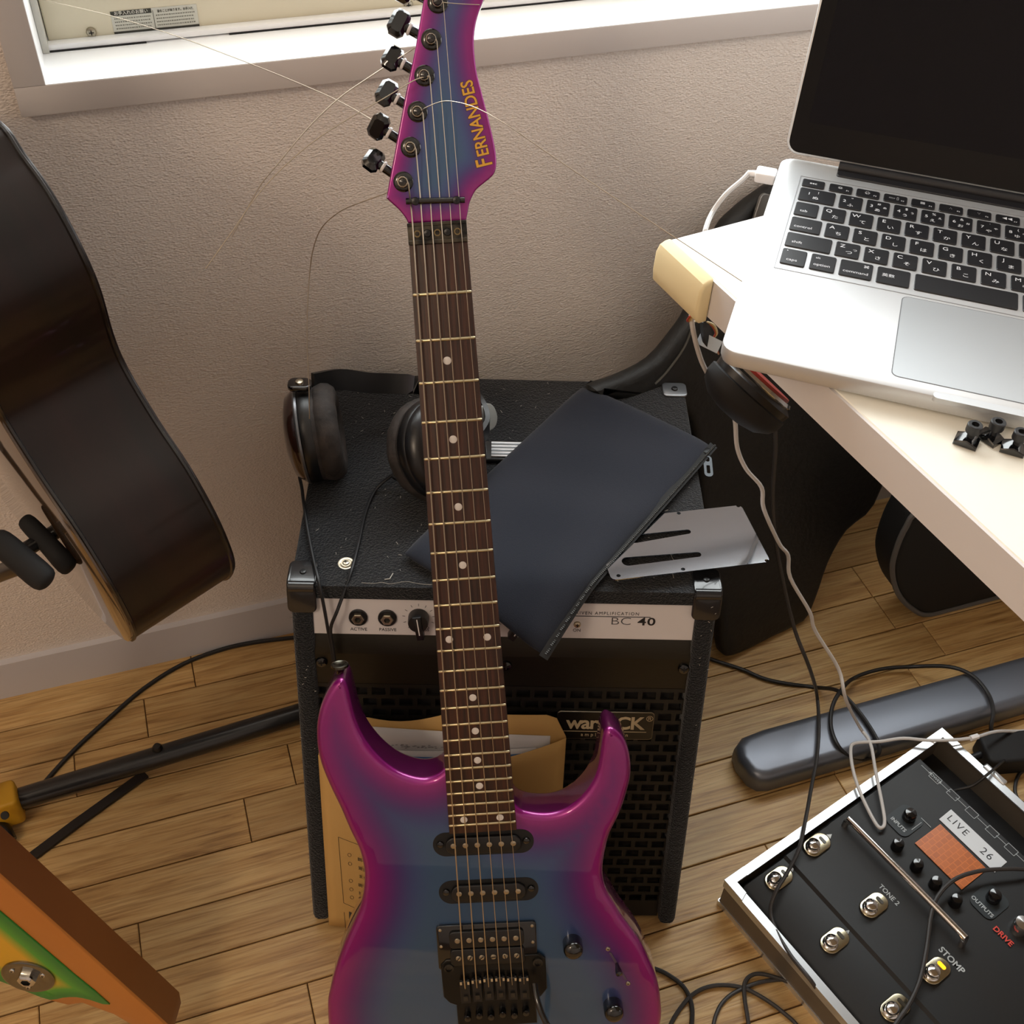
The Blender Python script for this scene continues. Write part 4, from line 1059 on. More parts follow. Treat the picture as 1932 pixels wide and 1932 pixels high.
# ------------------------------------------------------------------ laptop
LA = -36.24
LO = V((0.4333, 0.6242, 0.7547)); RP = 1.12
LM_ = T(LO) @ Rz(LA)
LMI = LM_.inverted()
laptop = thing('laptop', 'open silver laptop with black keys standing on the white desk', 'laptop', LM_)
silver = mat('anodised_silver', 'cfd1d4', 0.42, metal=0.55)
U = 0.01905; VV = U * RP
BL0, BR0, BF, BB = -0.0195, 0.2955, -0.190, 0.064
BZ = -0.0008
bo_ = rrect(BR0 - BL0, BB - BF, 0.011, 6, ((BL0 + BR0) / 2, (BB + BF) / 2))
b = MB(); b.prism(bo_, BZ - 0.0125, BZ, 0.0012, seg=2, rb=0.004)
base = b.obj('base', silver, laptop)
# keyboard well: shallow recess rim
kw = MB()
kx0, kx1, ky0, ky1 = -0.0022, 0.2782, -0.0895, 0.0385
for (c_, d_) in ((((kx0 + kx1) / 2, ky1, BZ + 0.00012), (kx1 - kx0, 0.0006, 0.0003)), (((kx0 + kx1) / 2, ky0, BZ + 0.00012), (kx1 - kx0, 0.0006, 0.0003)), ((kx0, (ky0 + ky1) / 2, BZ + 0.00012), (0.0006, ky1 - ky0, 0.0003)), ((kx1, (ky0 + ky1) / 2, BZ + 0.00012), (0.0006, ky1 - ky0, 0.0003))): kw.box(c_, d_)
kw.obj('keyboard_rim', mat('rim_grey', 'a2a4a8', 0.5, metal=0.5), laptop)
tpc = ((0.0815 + 0.0815 + 0.113) / 2, -0.137)
b = MB(); b.prism(rrect(0.113, 0.086, 0.004, 4, (tpc[0], -0.136)), BZ - 0.0002, BZ + 0.00025, 0.0, seg=1); b.obj('trackpad', mat('trackpad_silver', 'b9bec3', 0.38, metal=0.5), laptop)
b = MB(); b.prism(rrect(0.1142, 0.0872, 0.0045, 4, (tpc[0], -0.136)), BZ - 0.0002, BZ + 0.00012, 0.0, seg=1); b.obj('trackpad_gap', mat('gap_grey', '6c6f74', 0.6), laptop)
b = MB(); b.prism(rrect(0.062, 0.006, 0.0028, 4, (0.137, BF + 0.0012)), BZ - 0.003, BZ + 0.0002, 0.0, seg=1); b.obj('finger_notch', mat('notch_silver', 'c3c6ca', 0.35, metal=0.5), laptop)
keycap = mat('key_black', '16161a', 0.45); legend = mat('key_legend', 'd9dbe0', 0.5)
key_mesh = {}
def key(u0, v0, wu, hv, s=None, size=0.0042, align=None, pos=None):
    w_, h_ = wu * U, hv * VV
    kk = (round(w_, 4), round(h_, 4))
    if kk not in key_mesh:
        m_ = MB(); m_.prism(rrect(w_, h_, 0.0014, 3), 0, 0.0009, 0.00035, seg=1, rb=0); key_mesh[kk] = m_.mesh('key', keycap)
    o = link('key', key_mesh[kk], laptop, T((u0 * U + w_ / 2, v0 * VV - h_ / 2, BZ)))
    for (t_, sz, x_, y_) in (s or []):
        text('key_legend', t_, sz, legend, o, T((x_ * w_ / 2, y_ * h_ / 2, 0.00095)), extrude=0.00001)
KW, KH = 0.845, 0.845
kana = {'Q': 'た', 'W': 'て', 'E': 'い', 'R': 'す', 'T': 'か', 'Y': 'ん', 'U': 'な', 'I': 'に', 'O': 'ら', 'P': 'せ', 'A': 'ち', 'S': 'と', 'D': 'し', 'F': 'は', 'G': 'き', 'H': 'く', 'J': 'ま', 'K': 'の', 'L': 'り', 'Z': 'つ', 'X': 'さ', 'C': 'そ', 'V': 'ひ', 'B': 'こ', 'N': 'み', 'M': 'も'}
def letter(c): return [(c, 0.0056, -0.45, 0.42), (kana[c], 0.0050, 0.15, -0.38)]
key(0, 1.62, KW, 0.50, [('esc', 0.0042, 0, 0)])
icons = ['☼', '☀', '▭▯', '▦', '∴', '∵', '◀◀', '▶', '▶▶', '◁', '◀)', '◀))']
for i in range(12): key(1.02 + i * 1.022, 1.62, KW + 0.02, 0.50, [(icons[i], 0.0040, -0.05, 0.12), ('F%d' % (i + 1), 0.0024, 0.62, -0.35)] if i < 8 else None)
key(0, 1, 1.33, KH, [('1', 0.0050, -0.45, 0.15), ('!', 0.0042, 0.05, 0.45), ('ぬ', 0.0046, -0.05, -0.42)])
num = [('2', '"', 'ふ', ''), ('3', '#', 'あ', 'ぁ'), ('4', '$', 'う', 'ぅ'), ('5', '%', 'え', 'ぇ'), ('6', '&', 'お', 'ぉ'), ('7', "'", 'や', 'ゃ'), ('8', '(', 'ゆ', 'ゅ'), ('9', ')', 'よ', 'ょ'), ('0', '', 'わ', 'を')]
for i in range(12):
    q = num[i] if i < 8 else None
    key(1.5 + i, 1, KW, KH, [(q[0], 0.0050, -0.55, 0.05), (q[1], 0.0042, 0.08, 0.5), (q[2], 0.0044, 0.0, -0.48)] + ([(q[3], 0.0036, 0.6, 0.05)] if q[3] else []) if q else None)
key(13.5, 1, 1.0, KH)
key(0, 0, KW, KH, [('tab', 0.0042, -0.2, -0.3)])
for i, c_ in enumerate('QWERTYUIOP@['): key(1 + i, 0, KW, KH, letter(c_) if i < 8 else None)
key(13, 0, 1.5, KH)
key(0, -1, 1.10, KH, [('control', 0.0042, -0.15, -0.35)])
for i, c_ in enumerate('ASDFGHJKL;:]'): key(1.25 + i, -1, KW, KH, letter(c_) if i < 7 else None)
key(13.25, -1, 1.25, KH)
key(0, -2, 1.60, KH, [('shift', 0.0042, -0.5, -0.3)])
for i, c_ in enumerate('ZXCVBNM,./_'): key(1.75 + i, -2, KW, KH, (letter(c_) + ([('っ', 0.0038, 0.6, 0.1)] if c_ == 'Z' else [])) if i < 7 else None)
key(12.75, -2, 1.75, KH)
key(0, -3, 0.86, 0.90, [('caps', 0.0042, -0.1, -0.4), ('•', 0.0034, -0.6, 0.7)])
key(1.02, -3, 0.86, 0.90, [('option', 0.0042, -0.05, -0.35), ('alt', 0.0032, -0.45, 0.5)])
key(2.03, -3, 1.12, 0.90, [('command', 0.0042, 0.0, -0.4), ('⌘', 0.0042, 0.6, 0.5)])
key(3.30, -3, 1.12, 0.90, [('英数', 0.0042, -0.3, 0.0)])
key(4.58, -3, 3.42, 0.90)
key(8.15, -3, 1.12, 0.90, [('かな', 0.0046, -0.3, 0.0)])
for u0, wu in ((9.42, 1.12), (10.7, 0.86), (11.7, 0.86), (12.7, 0.86), (13.6, 0.86)): key(u0, -3, wu, 0.90)
# hinge and lid
b = MB(); b.prism(rrect(0.236, 0.0165, 0.002, 3, (0.0225 + 0.118, 0.0555)), BZ - 0.002, BZ + 0.0012, 0.0006, seg=1); b.tube([(0.0225, 0.0595, BZ + 0.0015), (0.2585, 0.0595, BZ + 0.0015)], 0.0042, 12); b.obj('hinge', mat('hinge_black', '1b1b1f', 0.45), laptop)
OPEN = 108
LIDM = T((0, 0.0635, BZ + 0.001)) @ Rx(180 - OPEN)
lw = (BL0 + BR0) / 2
b = MB(); b.prism(rrect(BR0 - BL0 - 0.001, 0.232, 0.010, 6, (lw, 0.118)), -0.0055, -0.0008, 0.0012, seg=2); lid = b.obj('lid', silver, laptop, LIDM)
b = MB(); b.prism(rrect(BR0 - BL0 - 0.0045, 0.2285, 0.0085, 6, (lw, 0.118)), -0.001, 0.0, 0.0002, seg=1); b.obj('screen_bezel', mat('bezel_black', '060608', 0.12, spec=0.3), lid)
b = MB(); b.prism(rrect(BR0 - BL0 - 0.026, 0.190, 0.001, 2, (lw, 0.121)), -0.0005, 0.0002, 0.0, seg=1); b.obj('screen', mat('screen_dark', '07070f', 0.2, spec=0.22), lid)
# charger plug and its cable
plug0 = LMI @ onz(1466, 333, LO.z - 0.006); 
pm_ = LM_ @ T((BL0 - 0.0005, plug0.y, BZ - 0.006))
white_cord = mat('white_cord', 'c9c6c4', 0.5)
chg = thing('charger_cable', 'white charging cable running from the laptop over the desk corner to the floor', 'cable', pm_)
CHI = pm_.inverted()
b = MB(); b.prism(rrect(0.015, 0.013, 0.002), -0.0038, 0.0038, 0.001, M=T((-0.0075, 0, 0))); b.obj('plug', white_plastic, chg)
b = MB(); b.tube([(-0.014, 0, 0), (-0.021, -0.0015, 0)], [0.0026, 0.0021], 10); b.obj('strain_relief', white_plastic, chg)
FLO = 0.0022
path = [pm_ @ V((-0.02, -0.001, 0)), onz(1400, 340, 0.745), onz(1368, 368, 0.738), onz(1342, 405, 0.725), ony(1328, 445, dback.y + 0.012), ony(1318, 500, 0.665), ony(1308, 560, 0.645)]
path += [atd(1305, 605, 0.86), atd(1318, 665, 0.89), atd(1335, 705, 0.92), atd(1370, 762, 0.96), atd(1386, 790, 0.975), atd(1391, 845, 1.0), atd(1408, 885, 1.02), atd(1437, 920, 1.04), atd(1441, 960, 1.06), atd(1470, 1025, 1.10), atd(1487, 1048, 1.115), atd(1491, 1090, 1.135), atd(1528, 1155, 1.17), atd(1538, 1190, 1.19), atd(1582, 1262, 1.215), atd(1596, 1320, 1.225)]
path += [onz(1622, 1372, 0.060), onz(1642, 1402, 0.058), onz(1652, 1455, 0.060), onz(1665, 1520, 0.060), onz(1669, 1552, 0.0575), onz(1662, 1562, 0.0575), onz(1650, 1550, 0.0575), onz(1625, 1500, 0.058), onz(1610, 1455, 0.058), onz(1605, 1415, 0.058), onz(1614, 1402, 0.058), onz(1660, 1399, 0.058), onz(1705, 1393, 0.06), onz(1760, 1397, 0.062), onz(1830, 1393, 0.062), onz(1880, 1380, 0.045), onz(1940, 1378, 0.02), onz(2050, 1360, 0.004)]
b = MB(); b.tube([CHI @ p for p in path], 0.00195, 8, sub=5); b.obj('cord', white_cord, chg)
cm = onz(1838, 1391, 0.064); b = MB(); b.tube([CHI @ (cm - V((0.005, 0, 0))), CHI @ (cm + V((0.005, 0, 0)))], 0.0034, 8); b.obj('cord_clip', white_plastic, chg)
# three nut clamps on the desk
CPTS = [((1822, 836), (1829, 800), 8, 'leftmost black string clamp with its hex screw on the desk'), ((1865, 829), (1873, 796), 32, 'middle black string clamp with its hex screw on the desk, turned askew'), ((1909, 850), (1917, 815), 2, 'rightmost black string clamp with its hex screw on the desk')]
for (pq, sq, rot, lab) in CPTS:
    p = onz(*pq, DZ); s_ = onz(*sq, DZ + 0.006)
    tt = thing('string_clamp', lab, 'string clamp', T((p.x, p.y, DZ)) @ Rz(-40 - rot), 'string clamps taken off the guitar nut')
    b = MB(); b.prism([(-0.0066, 0), (0.0066, 0), (0.0066, 0.0028), (0, 0.0052), (-0.0066, 0.0028)], -0.0052, 0.0052, 0.0006, M=Matrix(((1, 0, 0, 0), (0, 0, -1, 0), (0, 1, 0, 0), (0, 0, 0, 1))), seg=1)
    for i in range(len(b.sm)): b.sm[i] = False
    b.obj('clamp_block', black_gloss, tt)
    b = MB(); b.tube([(0, 0, 0.004), (0, 0, 0.009)], 0.0022, 10); b.lathe([(0.0041, 0.0085), (0.0043, 0.0092), (0.0043, 0.0135), (0.0038, 0.0140), (0.0022, 0.0140), (0.0021, 0.0118), (0, 0.0118)], 20); b.obj('hex_screw', rubber, tt, T((0.001, 0.001, 0)))

# ------------------------------------------------------------------ multi-effects pedal in its flight case
CO = V((0.4261, 0.4593, 0))
cex = V((0.3226, 0.0949, 0)).normalized(); cey = V((-cex.y, cex.x, 0))
CM = frame(CO, cex, cey, V((0, 0, 1)))
CI = CM.inverted()
CLX, CLY, RIM = 0.342, -0.56, 0.050
case = thing('flight_case', 'open black flight case with bright aluminium edges on the floor', 'case', CM)
alu_edge = mat('case_aluminium', 'd4d8dc', 0.3, metal=0.85)
case_grey = mat('case_side_laminate', '6a6257', 0.45, metal=0.3)
b = MB(); b.box((CLX / 2, CLY / 2, 0.008), (CLX - 0.006, -CLY - 0.006, 0.010)); b.obj('case_floor', black_matt, case)
for nm, c_, d_ in (('w', (CLX / 2, -0.003, 0.026), (CLX - 0.004, 0.006, 0.044)), ('w', (0.003, CLY / 2, 0.026), (0.006, -CLY - 0.004, 0.044)), ('w', (CLX - 0.003, CLY / 2, 0.026), (0.006, -CLY - 0.004, 0.044)), ('w', (CLX / 2, CLY + 0.003, 0.026), (CLX - 0.004, 0.006, 0.044))):
    b = MB(); b.box(c_, d_); b.obj('case_wall', case_grey, case)
for a_, e_ in (((0, 0), (CLX, 0)), ((0, 0), (0, CLY)), ((CLX, 0), (CLX, CLY)), ((0, CLY), (CLX, CLY))):
    for z0, w_ in ((RIM, 0.0085), (0.006, 0.004)):
        p, q_ = V((a_[0], a_[1], z0)), V((e_[0], e_[1], z0)); inn = V((CLX / 2, CLY / 2, z0))
        m_ = (p + q_) / 2; d_ = q_ - p
        nrm = V((-d_.y, d_.x, 0)).normalized(); nrm = nrm if nrm.dot(inn - m_) > 0 else -nrm
        b = MB(); L_ = d_.length
        b.prism([(-0.001, -0.010 if z0 > 0.02 else -0.006), (-0.001, 0.002), (w_, 0.002), (w_, 0.0), (0.001, 0.0), (0.001, -0.010 if z0 > 0.02 else -0.006)], 0, L_, 0.0, M=frame(p, nrm, V((0, 0, 1)), d_.normalized()))
        for i in range(len(b.sm)): b.sm[i] = False
        b.obj('aluminium_edge', alu_edge, case)
for x, y, sx, sy in ((0, 0, 1, -1), (CLX, 0, -1, -1)):
    b = MB(); b.prism([(0, 0), (sx * 0.028, 0), (sx * 0.024, sy * 0.010), (sx * 0.010, sy * 0.010), (sx * 0.010, sy * 0.024), (0, sy * 0.028)], 0.0, 0.0016, 0.0004, M=T((x - sx * 0.0012, y - sy * 0.0012, RIM + 0.0019)), seg=1)
    b.obj('case_corner', alu_edge, case)
lt_ = MB(); lt_.prism(rrect(0.030, 0.008, 0.002), 0, 0.010, 0.002, M=T((CLX + 0.003, -0.075, RIM - 0.006)) @ Rz(90)); lt_.obj('case_latch', alu_edge, case)
pedal_black = mat('pedal_black', '0c0e11', 0.5, noise=(300, '111316', 0.3))
pedal = thing('effects_pedal', 'black multi-effects floor pedal with chrome footswitches inside the flight case', 'effects pedal', CM @ T((0, 0, 0.013)))
Z1, Z2, Z3 = 0.0300, 0.0345, 0.0375
SIDEP = Matrix(((1, 0, 0, 0), (0, 0, -1, 0), (0, 1, 0, 0), (0, 0, 0, 1)))
PY0, PY1 = -0.0115, -0.548
b = MB(); b.prism([(0.014, 0), (0.014, Z1 - 0.003), (0.018, Z1), (0.0735, Z1 + 0.001), (0.0765, Z2), (0.1400, Z2 + 0.001), (0.1440, Z3), (0.288, Z3 + 0.002), (0.2915, Z3 - 0.002), (0.2915, 0)], -PY0, -PY1, 0.002, M=SIDEP, seg=1)
for i in range(len(b.sm)): b.sm[i] = False
b.obj('pedal_body', pedal_black, pedal)
ptxt = mat('pedal_print', 'b9c0c4', 0.6); pred = mat('pedal_print_red', 'd8483c', 0.6)
chrome_warm = mat('footswitch_chrome', 'c0b79c', 0.18, metal=1)
def foot(x, y, z, lit=False):
    o = MB(); o.prism(rrect(0.0335, 0.021, 0.010, 7), 0, 0.0030, 0.0012, M=T((0.004, 0, 0))); f = o.obj('footswitch', chrome_warm, pedal, T((x, y, z)) @ Rz(0))
    o = MB(); o.lathe([(0.0078, 0.003), (0.0080, 0.0045), (0.0070, 0.0056), (0.0060, 0.0060), (0.0060, 0.0085), (0.0066, 0.0092), (0.0066, 0.0118), (0.0055, 0.0128), (0, 0.0134)], 24); o.obj('button', chrome, f, T((-0.003, 0, 0)))
    o = MB(); o.prism(rrect(0.0040, 0.0095, 0.0019, 4), 0.0028, 0.0036, 0.0003, seg=1); o.obj('lamp', mat('lamp_amber', 'ffb000', 0.3, emit=('ff9a10', 5.0)) if lit else mat('lamp_off', '3a3428', 0.3), f, T((0.0125, 0, 0)))
for k in range(6): foot(0.108, -0.0235 - 0.0826 * k, Z2 + 0.0006, lit=(k == 2))
for k in range(6): foot(0.0485, -0.0275 - 0.0815 * k, Z1 + 0.0004)
tri = mat('pedal_print_white', 'd8dde0', 0.6)
def tri_mark(x, y, z):
    b = MB(); b.prism([(0.0, -0.003), (0.0055, 0.0), (0.0, 0.003)], 0, 0.0002, 0, M=T((x, y, z))); b.obj('triangle_mark', tri, pedal)
def ptext(s, size, x, y, z, m=ptxt, rot=-90, **k): return text('pedal_text', s, size, m, pedal, T((x, y, z)) @ Rz(rot), extrude=0.00003, **k)
TXZ = Z2 + 0.0012
tri_mark(0.130, -0.0235, TXZ); tri_mark(0.0705, -0.0275, Z1 + 0.0012)
ptext('TONE 2', 0.0075, 0.1345, -0.107, TXZ, bold=0.0001); ptext('A', 0.0075, 0.0700, -0.110, Z1 + 0.0014, bold=0.0002); ptext('STOMP', 0.0095, 0.1345, -0.1905, TXZ, bold=0.0002)
ptext('INPUTS', 0.0062, 0.203, -0.057, Z3 + 0.0024, bold=0.0001); ptext('OUTPUTS', 0.0062, 0.204, -0.171, Z3 + 0.0024, bold=0.0001)
ptext('DRIVE', 0.0085, 0.196, -0.204, Z3 + 0.0024, m=pred, bold=0.0002); ptext('BASS', 0.0085, 0.196, -0.252, Z3 + 0.0024, m=pred, bold=0.0002)
ptext('POWER', 0.0050, 0.283, -0.040, Z3 + 0.0024)
fl_ = MB()
for y0, y1 in ((-0.020, -0.034), (-0.047, -0.062), (-0.070, -0.085), (-0.1, -0.115), (-0.126, -0.14), (-0.152, -0.168)): fl_.box((0.283, (y0 + y1) / 2, Z3 + 0.0023), (0.0005, y0 - y1, 0.0002))
for yc_ in (-0.0405, -0.066, -0.0925, -0.1205, -0.146):
    for s_ in (-1, 1): fl_.box((0.283 + s_ * 0.004, yc_, Z3 + 0.0023), (0.0005, 0.013, 0.0002)); fl_.box((0.283, yc_ + s_ * 0.0065, Z3 + 0.0023), (0.008, 0.0005, 0.0002))
fl_.box((0.2305, -0.0725, Z3 + 0.0022), (0.0005, 0.014, 0.0002)); fl_.box((0.2125, -0.0685, Z3 + 0.0022), (0.016, 0.0005, 0.0002), M=T((0.006, -0.001, 0)))
fl_.obj('printed_lines', ptxt, pedal)
def pk(x, y, r_, h_, m_=black_gloss, nm='control_knob'):
    o = MB(); o.lathe([(r_, 0), (r_ * 0.96, h_ * 0.7), (r_ * 0.8, h_ * 0.93), (0, h_)], 24); return o.obj(nm, m_, pedal, T((x, y, Z3 + 0.001)))
pk(0.219, -0.0575, 0.0075, 0.013); pk(0.220, -0.1715, 0.0075, 0.013)
for x, y in ((0.181, -0.0745), (0.180, -0.1025), (0.181, -0.127), (0.183, -0.152)): pk(x, y, 0.0066, 0.012)
for y in (-0.208, -0.256, -0.30): pk(0.2165, y, 0.0095, 0.016, chrome, 'drive_knob')
for x, y in ((0.213, -0.0575), (0.215, -0.1715)):
    b = MB(); b.prism(rrect(0.036, 0.030, 0.008), 0, 0.0004, 0.0, M=T((x, y, Z3 + 0.0018))); b.obj('knob_field', mat('knob_field', '1e262b', 0.5), pedal)
# lcd screen
lcd = bpy.data.materials.new('amber_lcd'); lcd.use_nodes = True
nt = lcd.node_tree; bb_ = nt.nodes['Principled BSDF']
tc_ = nt.nodes.new('ShaderNodeTexCoord'); mp3 = nt.nodes.new('ShaderNodeMapping'); mp3.inputs['Scale'].default_value = (110, 110, 1); nt.links.new(tc_.outputs['Object'], mp3.inputs[0])
bt2 = nt.nodes.new('ShaderNodeTexBrick'); bt2.inputs['Color1'].default_value = lin('a85a26'); bt2.inputs['Color2'].default_value = lin('9c5324'); bt2.inputs['Mortar'].default_value = lin('b4622a'); bt2.inputs['Scale'].default_value = 1.0; bt2.inputs['Mortar Size'].default_value = 0.06; bt2.inputs['Brick Width'].default_value = 0.9; bt2.inputs['Row Height'].default_value = 0.7
nt.links.new(mp3.outputs[0], bt2.inputs['Vector']); nt.links.new(bt2.outputs[0], bb_.inputs['Base Color']); nt.links.new(bt2.outputs[0], bb_.inputs['Emission Color']); bb_.inputs['Emission Strength'].default_value = 0.28; bb_.inputs['Roughness'].default_value = 0.3
b = MB(); b.box((0, 0, 0), (0.041, 0.064, 0.0006)); b.obj('lcd_screen', lcd, pedal, T((0.2215, -0.1145, Z3 + 0.0023)))
tape = thing('tape_label', 'white tape strip handwritten LIVE 26 stuck on the effects pedal', 'label', CM @ T((0.2565, -0.1155, 0.013 + Z3 + 0.0022)))
b = MB(); b.prism([(-0.0105, -0.038), (0.0105, -0.0375), (0.0100, 0.0385), (-0.0108, 0.0378)], 0, 0.0003, 0); b.obj('tape_strip', mat('tape_white', 'd9dee4', 0.6), tape)
text('handwriting', 'LIVE', 0.0120, mat('marker_ink', '22262c', 0.6), tape, T((0.0005, 0.021, 0.00035)) @ Rz(-90) @ Matrix.Shear('XZ', 4, (0.0, 0.0)), extrude=0.00002, space=1.25)
text('handwriting', '26', 0.0130, MATS['marker_ink'], tape, T((-0.0005, -0.019, 0.00035)) @ Rz(-86), extrude=0.00002, space=1.2)
# chrome guard bar
ga, gb_ = V((0.1535, -0.024, Z3 + 0.001)), V((0.1540, -0.186, Z3 + 0.001))
b = MB(); b.tube([ga - V((0, 0, 0.004)), ga + V((0, -0.001, 0.008)), ga + V((0, -0.004, 0.013)), ga + V((0, -0.012, 0.0150)), gb_ + V((0, 0.012, 0.0150)), gb_ + V((0, 0.004, 0.013)), gb_ + V((0, 0.001, 0.008)), gb_ - V((0, 0, 0.004))], 0.0036, 14, sub=4); b.obj('guard_bar', chrome, pedal)

# ------------------------------------------------------------------ grey metal foot under the desk
bar = thing('table_foot', 'grey rounded metal foot bar lying flat on the floor beside the flight case', 'table foot', T((0.515, 0.598, 0)))
b = MB(); oo = [(0.004, -0.020), (0.012, -0.030), (0.024, -0.0335), (0.50, -0.029), (0.50, 0.035), (0.045, 0.033), (0.018, 0.030), (0.004, 0.020), (0.0, 0.002)]
oo = [(p.x, p.y) for p in [V(oo[0]), V(oo[1]), V(oo[2])]] + oo[3:]
b.prism(oo, 0.004, 0.035, 0.012, seg=5, rb=0.003); b.obj('foot_bar', mat('grey_painted_metal', '6e727b', 0.35, metal=0.6), bar)
b = MB(); b.prism(oo, 0.0, 0.005, 0.0, M=T((0.004, 0, 0)) @ Matrix.Diagonal((0.985, 0.9, 1, 1))); b.obj('glide', rubber, bar)

# ------------------------------------------------------------------ loose cables
def cable(name, label, pts, r, m, loc=None):
    o = thing(name, label, 'cable', T(pts[0]))
    iv = o.matrix_world.inverted(); b = MB(); b.tube([iv @ p for p in pts], r, 8, sub=5); b.obj('cord', m, o); return o
blk = mat('black_cord', '1d1b1b', 0.5); gry = mat('charcoal_cord', '33302f', 0.5)
Fz = lambda lst, z=0.003: [onz(x, y, z) for x, y in lst]
cable('black_cable', 'black cable curving over the floor from the amplifier to the stand tube', [onz(620, 1196, 0.0028)] + Fz([(545, 1204), (480, 1212), (420, 1225), (345, 1253), (270, 1300), (200, 1360), (140, 1415), (85, 1475), (40, 1530)], 0.0028), 0.0027, blk)
hang_y = [atd(1462, 790, 1.02), atd(1463, 850, 1.07), atd(1458, 930, 1.12), atd(1462, 1010, 1.16), atd(1478, 1100, 1.2), atd(1500, 1190, 1.235), atd(1528, 1262, 1.262)]
cable('thin_charcoal_cable', 'thin dark cable hanging by the desk and crossing the two left footswitches', hang_y + [onz(1541, 1310, 0.040), onz(1545, 1370, 0.042), onz(1541, 1430, 0.043), onz(1530, 1490, 0.047), onz(1521, 1540, 0.056), onz(1508, 1600, 0.060), onz(1486, 1645, 0.058), onz(1465, 1680, 0.060), onz(1454, 1715, 0.052), onz(1462, 1750, 0.050), onz(1490, 1800, 0.052), onz(1530, 1850, 0.056), onz(1543, 1872, 0.030)] + Fz([(1535, 1868), (1510, 1852), (1480, 1848), (1440, 1852), (1408, 1862), (1375, 1880), (1355, 1905), (1345, 1945), (1350, 2010)], 0.003), 0.0021, gry)
cable('patch_cable', 'dark cable looping off the display across the lower footswitches', [onz(2010, 1655, 0.045), onz(1940, 1641, 0.062), onz(1885, 1640, 0.066), onz(1840, 1645, 0.068), onz(1800, 1660, 0.068), onz(1770, 1690, 0.066), onz(1757, 1725, 0.064), onz(1748, 1790, 0.060), onz(1735, 1850, 0.060), onz(1715, 1895, 0.058), onz(1690, 1932, 0.058), onz(1665, 1975, 0.055)], 0.0023, gry)
cable('looped_cable', 'black cable coiled over the grey metal foot bar', [onz(1290, 1225, 0.0026)] + Fz([(1345, 1245), (1400, 1263), (1440, 1280), (1485, 1290), (1540, 1297)], 0.003) + [onz(1580, 1303, 0.034), onz(1610, 1330, 0.0385), onz(1640, 1370, 0.0385), onz(1658, 1405, 0.038), onz(1655, 1425, 0.030), onz(1630, 1432, 0.012), onz(1600, 1425, 0.028), onz(1580, 1405, 0.0385), onz(1568, 1372, 0.0385), onz(1570, 1335, 0.0385), onz(1585, 1305, 0.036), onz(1610, 1280, 0.012), onz(1660, 1263, 0.010), onz(1720, 1258, 0.012), onz(1790, 1258, 0.034), onz(1835, 1275, 0.0395), onz(1865, 1310, 0.0395), onz(1874, 1345, 0.0395), onz(1870, 1375, 0.030), onz(1880, 1400, 0.004)], 0.0025, blk)
cable('floor_cable_arc', 'black cable arching over the floor right beside the electric guitar body', Fz([(1190, 1815), (1236, 1828), (1262, 1840), (1288, 1860), (1302, 1885), (1306, 1915), (1300, 1960), (1280, 2020)], 0.003), 0.0024, blk)
cable('floor_cable_tangle', 'charcoal cable crossing itself in loops on the floor by the flight case', Fz([(1255, 1960), (1272, 1920), (1305, 1878), (1345, 1860), (1395, 1862), (1435, 1880), (1475, 1908), (1510, 1945), (1520, 2010)], 0.0032) , 0.0022, gry)
cable('floor_cable_loop', 'charcoal cable bending in a tall narrow loop on the floor by the flight case', Fz([(1418, 2000), (1412, 1930), (1405, 1885), (1405, 1855), (1418, 1840), (1440, 1838), (1475, 1848), (1510, 1862), (1545, 1874), (1528, 1858), (1500, 1852)], 0.006), 0.0022, gry)
cable('case_cable', 'thin black cable entering the flight case over its back edge', [onz(1775, 1505, 0.030), onz(1800, 1492, 0.034), onz(1835, 1482, 0.045), onz(1862, 1462, 0.060), onz(1880, 1447, 0.058), onz(1900, 1432, 0.02), onz(1925, 1430, 0.004), onz(1990, 1438, 0.004)], 0.0016, blk)
cable('cable_by_case', 'black cable looped on the floor behind the flight case', Fz([(1985, 1445), (1940, 1452), (1922, 1462), (1915, 1490), (1925, 1512), (1960, 1525), (2010, 1530)], 0.003), 0.0022, blk)
ad = thing('power_adapter', 'black power adapter standing on the floor behind the flight case', 'power adapter', T(onz(1905, 1432, 0)) @ Rz(-12))
b = MB(); b.prism(rrect(0.085, 0.042, 0.008), 0, 0.030, 0.004); b.obj('adapter_body', black_matt, ad); b = MB(); b.tube([(-0.042, 0, 0.015), (-0.060, -0.003, 0.014)], [0.005, 0.003], 10); b.obj('strain_relief', rubber, ad)

# ------------------------------------------------------------------ acoustic guitar on its stand
Pb, Pu, P3 = atd(250, 1220, 0.900), atd(0, 780, 0.760), atd(110, 1090, 1.050)
an = (Pu - Pb).cross(P3 - Pb).normalized(); an = an if an.x > 0 else -an
TH = 0.095
ag_x = an.cross(V((0, 0, 1))).normalized(); ag_x = ag_x if ag_x.y > 0 else -ag_x
ag_y = ag_x.cross(an); ag_y = ag_y if ag_y.z > 0 else -ag_y
far_o = Pb + an * TH
def agl(px, py): p = onplane(px, py, an, far_o) - far_o; return V((p.dot(ag_x), p.dot(ag_y)))
vis = [(0, 225), (50, 290), (100, 360), (150, 450), (190, 540), (216, 630), (242, 692), (300, 790), (360, 880), (410, 970), (438, 1035), (445, 1064), (441, 1080)]
front_side = [agl(*p) for p in vis]
lo_, hi_ = front_side[-1], front_side[0]
d_ax = V((0.20, 1.0)).normalized()
